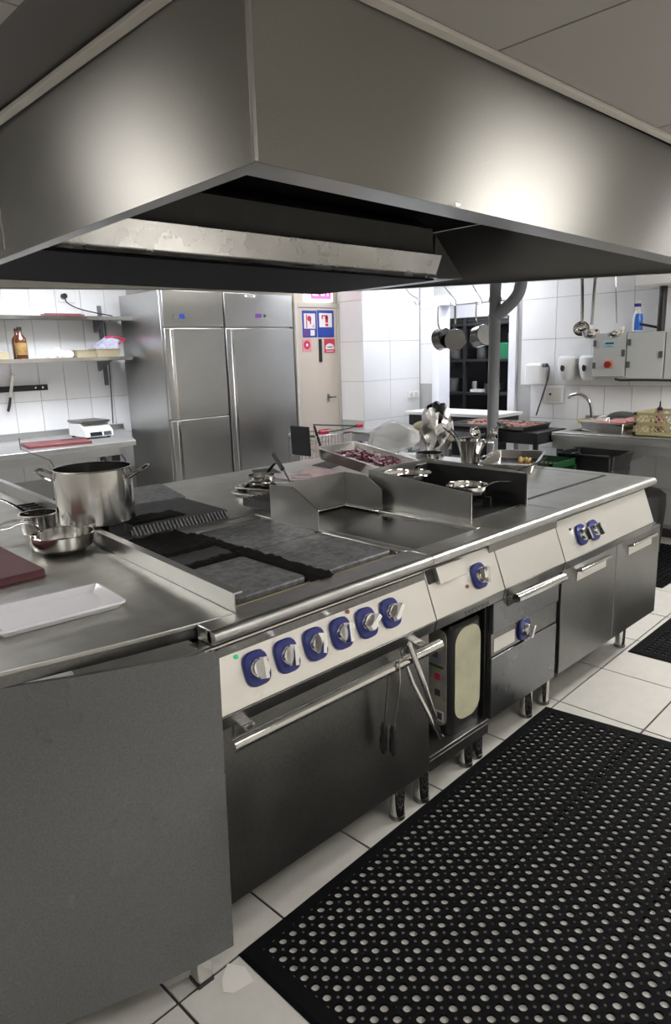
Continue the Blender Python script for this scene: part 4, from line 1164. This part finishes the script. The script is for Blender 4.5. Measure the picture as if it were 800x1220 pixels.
obj('collar', MB().cyl((3.915, 1.86, 1.86), (3.915, 1.86, 1.89), .050, n=20), pvc, dp)

# ------------------------------------------------------------------ hooks, hanging pans and ladles on the hood rail
def hook(y, label, z1, dy):
    return single('s_hook', MB().tube(smooth_pts([(4.0, y, 2.075), (3.985, y, 2.085), (3.97, y - .01, 2.05), (3.985, y + dy * .5, 1.98), (4.0, y + dy, z1 + .03), (4.0, y + dy - .01, z1 - .005), (4.0, y + dy + .03, z1 - .008), (4.0, y + dy + .05, z1 + .015)], 5), .0045, 6), chrome, label, 'hook', 'hooks on the hood rail')
hook(2.82, 'bare steel hook hanging nearest the white corner wall', 1.91, -.14)
hook(2.42, 'steel hook carrying the two nested pans', 1.88, -.12)
hook(2.15, 'steel hook behind the grey drain pipe', 1.87, -.10)
def hang_pan(label, y, z, r, h, tilt, swing, x=4.0):
    t = thing('hanging_pan', label, 'pan', (0, 0, 0), 'pans hanging from the hood rail')
    prof = [(0, 0), (r * .95, 0), (r, .006), (r, h), (r + .004, h + .002), (r - .003, h + .002), (r - .004, .006), (0, .004)]
    obj('pan_body', MB().lathe(prof, (0, 0, 0), 30), steel_pan, t, local=True)
    obj('handle', MB().tube(smooth_pts([(0, r * .98, h * .8), (0, r + .04, h * .95), (0, r + .10, h * .9), (0, r + .17, h * .75), (0, r + .185, h * .7)], 4), .009, 8, sq=.45, up=(0, 0, 1)), steel_bright, t, local=True)
    # handle points up, open side set by swing
    t.rotation_euler = Euler((R(90) + tilt, 0, swing), 'XYZ')
    t.location = (x, y, z)
    return t
hang_pan('steel pan hanging from the hood with its round base toward the camera', 2.29, 1.59, .088, .055, R(-4), R(125), 3.99)
hang_pan('steel pan hanging turned sideways behind the round one', 2.385, 1.61, .085, .085, R(8), R(172), 4.0)
hang_pan('steel saucepan hanging sideways half behind the grey drain pipe', 2.0, 1.62, .085, .095, R(10), R(165), 4.0)
def hang_ladle(label, y, z0, z1, rot, r, wire=False, dy=0):
    t = thing('hanging_ladle', label, 'ladle', (4.0, y, 2.06), 'ladles hanging from the hood rail')
    pts = [(3.985, y, z0 + .03), (3.985, y + dy * .3, z0), (3.985, y + dy, z1)]
    obj('handle', MB().tube(pts, .003 if wire else .012, 8, sq=1 if wire else .3, up=(1, 0, 0)), steel_pol, t)
    b = MB().lathe([(0, -r * .8), (r * .6, -r * .62), (r * .92, -r * .28), (r, 0), (r * .94, 0), (r * .85, -r * .26), (r * .55, -r * .56), (0, -r * .72)], (0, 0, 0), 24)
    b.xf(Matrix.Translation((3.975, y + dy, z1 - r * .75)) @ Euler(rot).to_matrix().to_4x4())
    obj('bowl', b, steel_pol, t)
hang_ladle('leftmost hanging ladle, its dark bowl hollow facing the camera', 1.21, 2.06, 1.67, (R(20), R(-70), 0), .055, False, -.03)
hang_ladle('middle hanging ladle, its bowl seen from the side', 1.09, 2.06, 1.65, (R(-10), R(15), 0), .062, False, .02)
hang_ladle('rightmost hanging ladle on a thin wire handle, above the grey boxes', .98, 2.06, 1.655, (R(-25), R(-10), 0), .066, True, -.05)

# ------------------------------------------------------------------ right wall: sink counter and what stands on it
sk = thing('sink_counter', 'long steel sink counter along the tiled right wall', 'sink', (4.6, .7, 0))
t_ = MB()
t_.box(4.16, 4.30, -.6, 1.48, .845, .86).box(4.82, 5.04, -.6, 1.64, .845, .86).box(4.30, 4.82, -.6, .98, .845, .86).box(4.30, 4.82, 1.42, 1.48, .845, .86).box(4.44, 4.82, 1.48, 1.64, .845, .86)
obj('counter_top', t_, steel_top, sk, .003)
obj('front_apron', MB().box(4.155, 4.170, -.6, 1.48, .80, .8445).box(4.175, 4.19, -.6, 1.48, .73, .80), steel_light, sk, .002)
obj('end_apron', MB().box(4.19, 4.45, 1.46, 1.475, .73, .8445), steel, sk)
obj('basin', MB().tray(4.31, 4.81, .99, 1.41, .62, .858, .03, .003, .012, .04), steel_bright, sk)
obj('backsplash', MB().box(5.026, 5.044, -.6, 1.64, .861, .915), steel, sk)
obj('leg', MB().box(4.20, 4.24, 1.42, 1.455, .001, .729), steel_side, sk)
obj('leg', MB().box(4.20, 4.24, -.55, -.51, .001, .729), steel_side, sk)
obj('leg', MB().box(4.95, 4.99, 1.55, 1.59, .001, .73), steel_side, sk)
fc = thing('faucet', 'curved chrome faucet over the sink basin', 'faucet', (4.87, 1.50, .861))
obj('spout', MB().tube(smooth_pts([(4.87, 1.505, .861), (4.87, 1.51, .97), (4.86, 1.53, 1.05), (4.85, 1.60, 1.105), (4.84, 1.675, 1.10), (4.835, 1.71, 1.075)], 6), .014, 12), chrome, fc)
obj('base', MB().lathe([(.03, 0), (.03, .01), (.02, .03), (.018, .05)], (4.87, 1.505, .861), 18), chrome, fc)
obj('lever', MB().tube([(4.88, 1.46, .90), (4.87, 1.42, .925), (4.85, 1.33, .935)], [.014, .012, .008], 8), chrome, fc)
sd = MB().rslab(4.85, 4.95, 1.60, 1.78, .8615, .89, .01, 3)
o = single('sponge', MB().rslab(4.84, 4.93, 1.50 + .04, 1.62, .8615, .893, .008, 3), wood_y, 'yellow sponge lying on the sink counter beside the faucet', 'sponge')
lid = MB().lathe([(0, .006), (.12, 0), (.125, .003), (.12, .008), (0, .016)], (0, 0, 0), 28)
o = single('pan_lid', lid, steel_dark, 'dark steel lid leaning behind the tray of meat on the sink counter', 'lid')
o.location = (4.80, 1.20, .93)
o.rotation_euler = (R(8), R(-14), 0)
steel_tray('meat_tray', 'deep steel tray of pink meat on the sink counter', .40, .38, .075, (4.48, 1.12, .8625), (0, 0, R(-8)))
rnd = random.Random(5)
for k, (dx, dy, lab) in enumerate(((-.08, .08, 'pink slab of meat nearest the faucet in the sink tray'), (.02, -.02, 'pink slab of meat in the middle of the sink tray'), (.08, -.11, 'pink slab of meat at the crate end of the sink tray'))):
    b = MB()
    bmesh.ops.create_icosphere(b.b, subdivisions=2, radius=1)
    for v in b.b.verts:
        v.co = Vector((v.co.x * .085, v.co.y * .075, v.co.z * .024)) * (1 + rnd.uniform(-.06, .06))
    o = single('meat_slab', b, meat_p, lab, 'meat', 'meat in the sink tray')
    o.location = (4.48 + dx, 1.12 + dy, .915 + .012 * k)
def crate(name, label, x0, x1, y0, y1, z0, z1, m, face_x=True):
    t = thing(name, label, 'crate', ((x0 + x1) / 2, (y0 + y1) / 2, z0))
    h = z1 - z0
    obj('floor_panel', MB().box(x0, x1, y0, y1, z0, z0 + .006), m, t)
    bands = MB()
    for f0, f1 in ((0, .18), (.44, .58), (.88, 1)):
        za, zb = z0 + h * f0, z0 + h * f1
        bands.box(x0, x0 + .008, y0, y1, za, zb).box(x1 - .008, x1, y0, y1, za, zb).box(x0, x1, y0, y0 + .008, za, zb).box(x0, x1, y1 - .008, y1, za, zb)
    for x in (x0, x1 - .02):
        for y in (y0, y1 - .02): bands.box(x, x + .02, y, y + .02, z0, z1)
    obj('bands', bands, m, t)
    lat = MB()
    n = max(4, int((y1 - y0) / .035))
    for f0, f1 in ((.18, .44), (.58, .88)):
        za, zb = z0 + h * f0, z0 + h * f1
        for k in range(n):
            ya, yb_ = y0 + (y1 - y0) * k / n, y0 + (y1 - y0) * (k + 1) / n
            lat.tube([(x0 + .004, ya, za), (x0 + .004, yb_, zb)], .0035, 5).tube([(x0 + .004, yb_, za), (x0 + .004, ya, zb)], .0035, 5)
            lat.tube([(x1 - .004, ya, za), (x1 - .004, yb_, zb)], .0035, 5).tube([(x1 - .004, yb_, za), (x1 - .004, ya, zb)], .0035, 5)
        n2 = max(4, int((x1 - x0) / .035))
        for k in range(n2):
            xa_, xb_ = x0 + (x1 - x0) * k / n2, x0 + (x1 - x0) * (k + 1) / n2
            lat.tube([(xa_, y1 - .004, za), (xb_, y1 - .004, zb)], .0035, 5).tube([(xb_, y1 - .004, za), (xa_, y1 - .004, zb)], .0035, 5)
    obj('lattice', lat, m, t)
crate('plastic_crate', 'tan plastic lattice crate at the right end of the sink counter', 4.24, 4.62, .28, .88, .861, 1.03, crate_m)
bc = thing('sauce_bottle', 'squeeze bottle with a black nozzle standing in the tan crate', 'bottle', (4.5, .80, .868))
obj('bottle_body', MB().lathe([(0, 0), (.03, 0), (.03, .13), (.018, .155), (0, .155)], (4.50, .80, .868), 18), red_b, bc)
obj('nozzle', MB().lathe([(.02, 0), (.02, .02), (.007, .03), (.004, .07), (0, .07)], (4.50, .80, 1.024), 14), black_pl, bc)
tb_ = MB().lathe([(0, 0), (.045, 0), (.05, .02), (.05, .10), (.038, .13), (0, .135)], (4.42, .66, .868), 20)
single('white_tub', tb_, white_p, 'white tub standing in the tan crate', 'tub')

# dispensers
def dispenser(y, label):
    t = thing('soap_dispenser', label, 'dispenser', (4.99, y, 1.22), 'white dispensers on the tiled wall')
    hw = .092
    pr = lambda w_, z: [(-w_, z), (w_, z)]
    b = MB()
    rings = []
    for z, w_, x in ((1.222, .060, 4.955), (1.26, .075, 4.93), (1.36, .090, 4.915), (1.41, .088, 4.925), (1.428, .070, 4.955)):
        ring = []
        for k in range(9):
            a = PI * k / 8
            ring.append((5.04 - (5.04 - x) * math.sin(a) ** .6, y + w_ * math.cos(a), z))
        rings.append(ring)
    b.loft(rings)
    obj('shell', b, white_p, t)
    obj('window', MB().xf(Matrix()).lathe([(.017, 0), (.02, .003), (.012, .004), (0, .004)], (0, 0, 0), 18).xf(Matrix.Translation((4.921, y + .005, 1.325)) @ Matrix.Rotation(-PI / 2, 4, 'Y') @ Matrix.Diagonal((1.5, 1, 1, 1))), screen, t)
    obj('side_shade', MB().box(4.97, 5.042, y - hw, y - hw + .006, 1.25, 1.40), grey_box, t)
dispenser(1.815, 'white soap dispenser, the one nearer the hair dryer socket')
dispenser(1.615, 'white soap dispenser touching the grey control box')
hd = thing('wall_dryer', 'white wall-mounted dryer with a dark hose to the right of the store opening', 'dryer', (4.98, 2.12, 1.28))
obj('shell', MB().rslab(4.93, 5.042, 2.03, 2.205, 1.19, 1.37, .03, 5, .02), white_p, hd)
obj('nozzle', MB().cyl((4.96, 2.03, 1.35), (4.95, 1.985, 1.35), .018, n=14), grey_dk, hd)
obj('hose', MB().tube(smooth_pts([(4.95, 1.985, 1.35), (4.95, 1.965, 1.33), (4.955, 1.975, 1.24), (4.96, 2.02, 1.10), (4.97, 2.09, .90)], 6), .007, 8), grey_dk, hd)
hp = thing('access_panel', 'white square access panel with a lock under the dispensers', 'access panel', (5.03, 1.955, 1.09))
obj('frame', MB().box(5.032, 5.045, 1.865, 2.045, 1.01, 1.168), white_p, hp, .003)
obj('leaf', MB().box(5.026, 5.031, 1.885, 2.03, 1.028, 1.152), trim_w, hp, .002)
obj('lock', MB().cyl((5.0255, 1.985, 1.09), (5.018, 1.985, 1.09), .011, n=12), black_pl, hp)

# control boxes
def ctrl(y0, y1, z0, z1, label):
    t = thing('control_box', label, 'control box', (4.96, (y0 + y1) / 2, z0), 'grey control boxes')
    obj('case', MB().box(4.90, 5.044, y0, y1, z0, z1), grey_box, t, .004)
    obj('lid', MB().box(4.876, 4.899, y0 + .002, y1 - .002, z0 + .002, z1 - .002), grey_box, t, .004)
    return t
c1_ = ctrl(1.248, 1.528, 1.252, 1.606, 'grey control box with a red rotary switch and blue sticker')
for z in (1.525, 1.345): obj('hinge', MB().box(4.868, 4.8755, 1.500, 1.522, z - .025, z + .025), grey_dk, c1_)
obj('latch', MB().box(4.868, 4.8755, 1.254, 1.282, 1.415, 1.47), grey_dk, c1_)
obj('sticker', MB().box(4.8735, 4.8755, 1.335, 1.440, 1.482, 1.545), mat('pale_blue_sticker', (.35, .52, .55), .5), c1_, label='pale blue sticker')
obj('sticker_print', MB().box(4.8725, 4.8733, 1.350, 1.42, 1.515, 1.53).box(4.8725, 4.8733, 1.36, 1.415, 1.495, 1.500), grey_dk, c1_)
obj('switch_plate', MB().box(4.8735, 4.8755, 1.345, 1.425, 1.318, 1.388), mat('orange_plate', (.62, .33, .20), .5), c1_)
obj('rotary_switch', MB().cyl((4.873, 1.388, 1.352), (4.850, 1.388, 1.352), .027, n=20), mat('dark_red_switch', (.22, .008, .02), .35), c1_)
c2_ = ctrl(.945, 1.244, 1.235, 1.600, 'plain grey control box at the right, under the spray bottle')
for z in (1.525, 1.350): obj('hinge', MB().box(4.868, 4.8755, 1.210, 1.236, z - .025, z + .025), grey_dk, c2_)
obj('latch', MB().box(4.868, 4.8755, .955, .985, 1.40, 1.45), grey_dk, c2_)
ctrl(.80, .940, 1.235, 1.600, 'narrow grey control box beyond the plain one at the frame edge')
single('cable_bundle', MB().tube(smooth_pts([(4.93, 1.35, 1.232), (4.93, 1.30, 1.222), (4.93, 1.15, 1.224), (4.93, .90, 1.222), (4.93, .7, 1.21)], 5), .009, 8), grey_dk, 'dark cables running below the control boxes', 'cable')
sb = thing('spray_bottle', 'blue and white spray bottle standing on the control boxes', 'spray bottle', (4.96, 1.215, 1.6075))
obj('bottle_body', MB().lathe([(0, 0), (.033, 0), (.035, .01), (.035, .10), (.028, .14), (.014, .17), (0, .17)], (4.955, 1.205, 1.6075), 20), white_p, sb)
obj('liquid_panel', MB().lathe([(.0355, .012), (.036, .014), (.036, .10), (.029, .138), (.0285, .138)], (4.952, 1.196, 1.6075), 20), blue_liq, sb)
obj('spray_head', MB().box(4.925, 4.975, 1.19, 1.222, 1.778, 1.845), white_p, sb, .005)
obj('spray_band', MB().box(4.924, 4.976, 1.189, 1.223, 1.80, 1.825), mat('navy_band', (.03, .01, .25), .4), sb)
bp_ = thing('black_post', 'black pipe coming down from the white cabinet onto the control boxes', 'pipe', (4.93, 1.0, 1.61))
obj('post', MB().cyl((4.93, 1.005, 1.602), (4.93, 1.005, 1.94), .030, n=14), black_pl, bp_)
obj('arm', MB().tube([(4.93, 1.17, 1.665), (4.93, 1.02, 1.63)], .010, 8), black_pl, bp_)
wcab = single('wall_cabinet', MB().box(4.72, 5.042, .45, 1.14, 1.945, 2.06), white_p, 'white slim cabinet high on the tiled wall at the right frame edge', 'cabinet', bevel=.004)

# ------------------------------------------------------------------ middle ground beyond the island
tr = thing('prep_trolley', 'dark metal prep trolley carrying the big tray of meat', 'trolley', (4.2, 1.97, 0))
obj('top', MB().box(3.98, 4.42, 1.50, 2.45, .775, .865), shelf_dk, tr, .004)
for x in (4.01, 4.39):
    for y in (1.53, 2.42): obj('leg', MB().box(x - .015, x + .015, y - .015, y + .015, .001, .774), shelf_dk, tr)
obj('lower_shelf', MB().box(3.995, 4.405, 1.52, 2.44, .56, .58), shelf_dk, tr)
steel_tray('roasting_tray', 'wide baking tray heaped with raw meat pieces on the dark trolley', .42, .72, .042, (4.20, 1.98, .866), (0, 0, 0), None, steel_dark)
mm = MB()
rnd = random.Random(9)
for k in range(110):
    bmesh.ops.create_icosphere(mm.b, subdivisions=1, radius=rnd.uniform(.018, .030),
                               matrix=Matrix.Translation((4.20 + rnd.uniform(-.17, .17), 1.98 + rnd.uniform(-.32, .32), .890 + rnd.uniform(0, .012))) @ Matrix.Diagonal((1, 1.1, .6, 1)))
single('raw_meat', mm, meat_r, 'layer of raw brown-red meat pieces filling the wide baking tray', 'meat', kind='stuff')
wt2 = thing('white_table', 'white topped side table by the store opening', 'table', (4.70, 2.75, 0))
obj('top', MB().box(4.47, 4.92, 2.20, 3.25, .905, .935), white_p, wt2, .003)
obj('under_shelf', MB().box(4.50, 4.90, 2.23, 3.22, .80, .904), black_in, wt2)
for x in (4.5, 4.88):
    for y in (2.24, 3.21): obj('leg', MB().box(x - .015, x + .015, y - .015, y + .015, .001, .80), steel_side, wt2)
st2 = thing('side_counter', 'low steel counter behind the plastic bag and foil', 'worktable', (3.45, 2.3, 0))
obj('top', MB().box(3.22, 3.66, 1.75, 2.75, .865, .885), steel_bright, st2, .003)
obj('apron', MB().box(3.235, 3.245, 1.76, 2.74, .81, .864), steel, st2)
for x in (3.26, 3.62):
    for y in (1.8, 2.7): obj('leg', MB().box(x - .015, x + .015, y - .015, y + .015, .001, .864), steel_side, st2)
gv_ = MB()
rnd = random.Random(14)
for k in range(26):
    a = rnd.uniform(0, 2 * PI)
    p0 = Vector((3.50, 2.42, .892))
    p1 = p0 + Vector((math.cos(a) * .05, math.sin(a) * .09, rnd.uniform(.01, .04)))
    p2 = p0 + Vector((math.cos(a) * .08, math.sin(a) * .16, rnd.uniform(.0, .03)))
    gv_.tube([p0, p1, p2], [.004, .016, .003], 6, sq=.2)
single('green_herbs', gv_, green_v, 'bunch of green leaves lying on the low steel counter', 'herbs', kind='stuff')
cbm = crumple((3.50, 2.25, .8855), (.05, .07, .04), 44, mat('pale_vegetable', (.50, .45, .28), .5), 'cabbage', 'pale cabbage piece beside the green leaves', 'vegetable', 2, .2)
crate('green_crate', 'upper dark green plastic crate of a stack behind the food tray', 3.45, 3.80, 1.08, 1.62, .36, .735, green_c)
crate('green_crate', 'lower dark green plastic crate of a stack behind the food tray', 3.45, 3.80, 1.08, 1.62, .001, .358, green_c)
bn = thing('rubbish_bin', 'black bin with a bin bag in front of the sink counter', 'bin', (3.97, 1.0, 0))
obj('bin_body', MB().loft([[(3.86, .86, .001), (4.10, .86, .001), (4.10, 1.20, .001), (3.86, 1.20, .001)], [(3.83, .83, .66), (4.13, .83, .66), (4.13, 1.24, .66), (3.83, 1.24, .66)]]), black_pl, bn, .01)
bgm = MB().tray(3.815, 4.14, .82, 1.25, .60, .76, .02, .006, .012, .04)
bgm.jitter(.008, 4)
obj('bin_bag', bgm, black_bag, bn, ang=25)
obj('bag_fold', MB().tube([(3.83, .95, .74), (3.82, 1.10, .765), (3.83, 1.2, .73)], [.006, .01, .006], 6), steel_side, bn)
bn2 = thing('floor_bin', 'black round bin on the floor beyond the far end of the island', 'bin', (4.30, .78, 0))
obj('bin_body', MB().lathe([(0, .001), (.15, .001), (.175, .36), (.17, .44), (.13, .47), (0, .48)], (4.26, .80, 0), 24), black_pl, bn2)

# ------------------------------------------------------------------ store room shelving
sh = thing('storage_rack', 'dark metal storage rack seen through the opening in the right wall', 'shelving', (6.1, 3.5, 0))
for z in (.50, .78, 1.03, 1.40, 1.80):
    obj('shelf', MB().box(5.90, 6.36, 2.6, 4.4, z - .03, z), shelf_dk, sh, .003)
for y in (2.62, 3.57, 4.38):
    for x in (5.915, 6.345): obj('post', MB().box(x - .018, x + .018, y - .018, y + .018, .001, 1.86), shelf_dk, sh)
obj('back_sheet', MB().box(6.36, 6.37, 2.6, 4.4, .2, 1.79), shelf_dk, sh)
def store(name, label, cat, m, x, y, z, r, h, group='cookware on the storage rack'):
    t = lathe_pan(name, label, r, h, base=.95, m=m, cat=cat, group=group, loc=(x, y, z + .001))
    return t
store('stockpot', 'steel pot on the middle shelf of the storage rack, left', 'pot', steel_dark, 6.08, 3.86, 1.03, .12, .15)
store('storage_jar', 'pale jar beside the pot on the middle rack shelf', 'jar', steel_bright, 6.0, 3.55 - .06, 1.03, .035, .12)
store('saucepan', 'dark pan beside the jar on the middle rack shelf', 'pan', steel_dark, 6.1, 3.30, 1.03, .11, .09)
store('steel_pan', 'shiny steel pan on top of the green box in the rack', 'pan', steel_pol, 6.06, 2.98, 1.571, .11, .10)
single('green_box', MB().box(5.94, 6.25, 2.80, 3.26, 1.401, 1.57), mat('green_box', (.01, .14, .06), .5), 'green box on the upper rack shelf', 'box', bevel=.004)
for k, (y, r_, lab) in enumerate(((4.0, .09, 'leftmost dark pot on the upper rack shelf'), (3.78, .08, 'dark pot in the middle of the upper rack shelf'), (3.42, .07, 'small dark pot right of the rack post on the upper shelf'))):
    store('dark_pot', lab, 'pot', steel_dark, 6.05, y, 1.40, r_, .13)
steel_tray('oven_tray', 'lower dark oven tray lying on top of the storage rack', .40, 1.2, .03, (6.12, 3.55, 1.802), (0, 0, 0), 'trays on top of the rack', steel_dark)
steel_tray('oven_tray', 'upper dark oven tray lying on top of the storage rack', .36, .9, .03, (6.12, 3.50, 1.835), (0, 0, R(3)), 'trays on top of the rack', steel_dark)
single('white_boxes', MB().box(5.95, 6.1, 3.36, 3.52, 1.031, 1.06), white_p, 'flat white box at the front of the middle rack shelf', 'box')
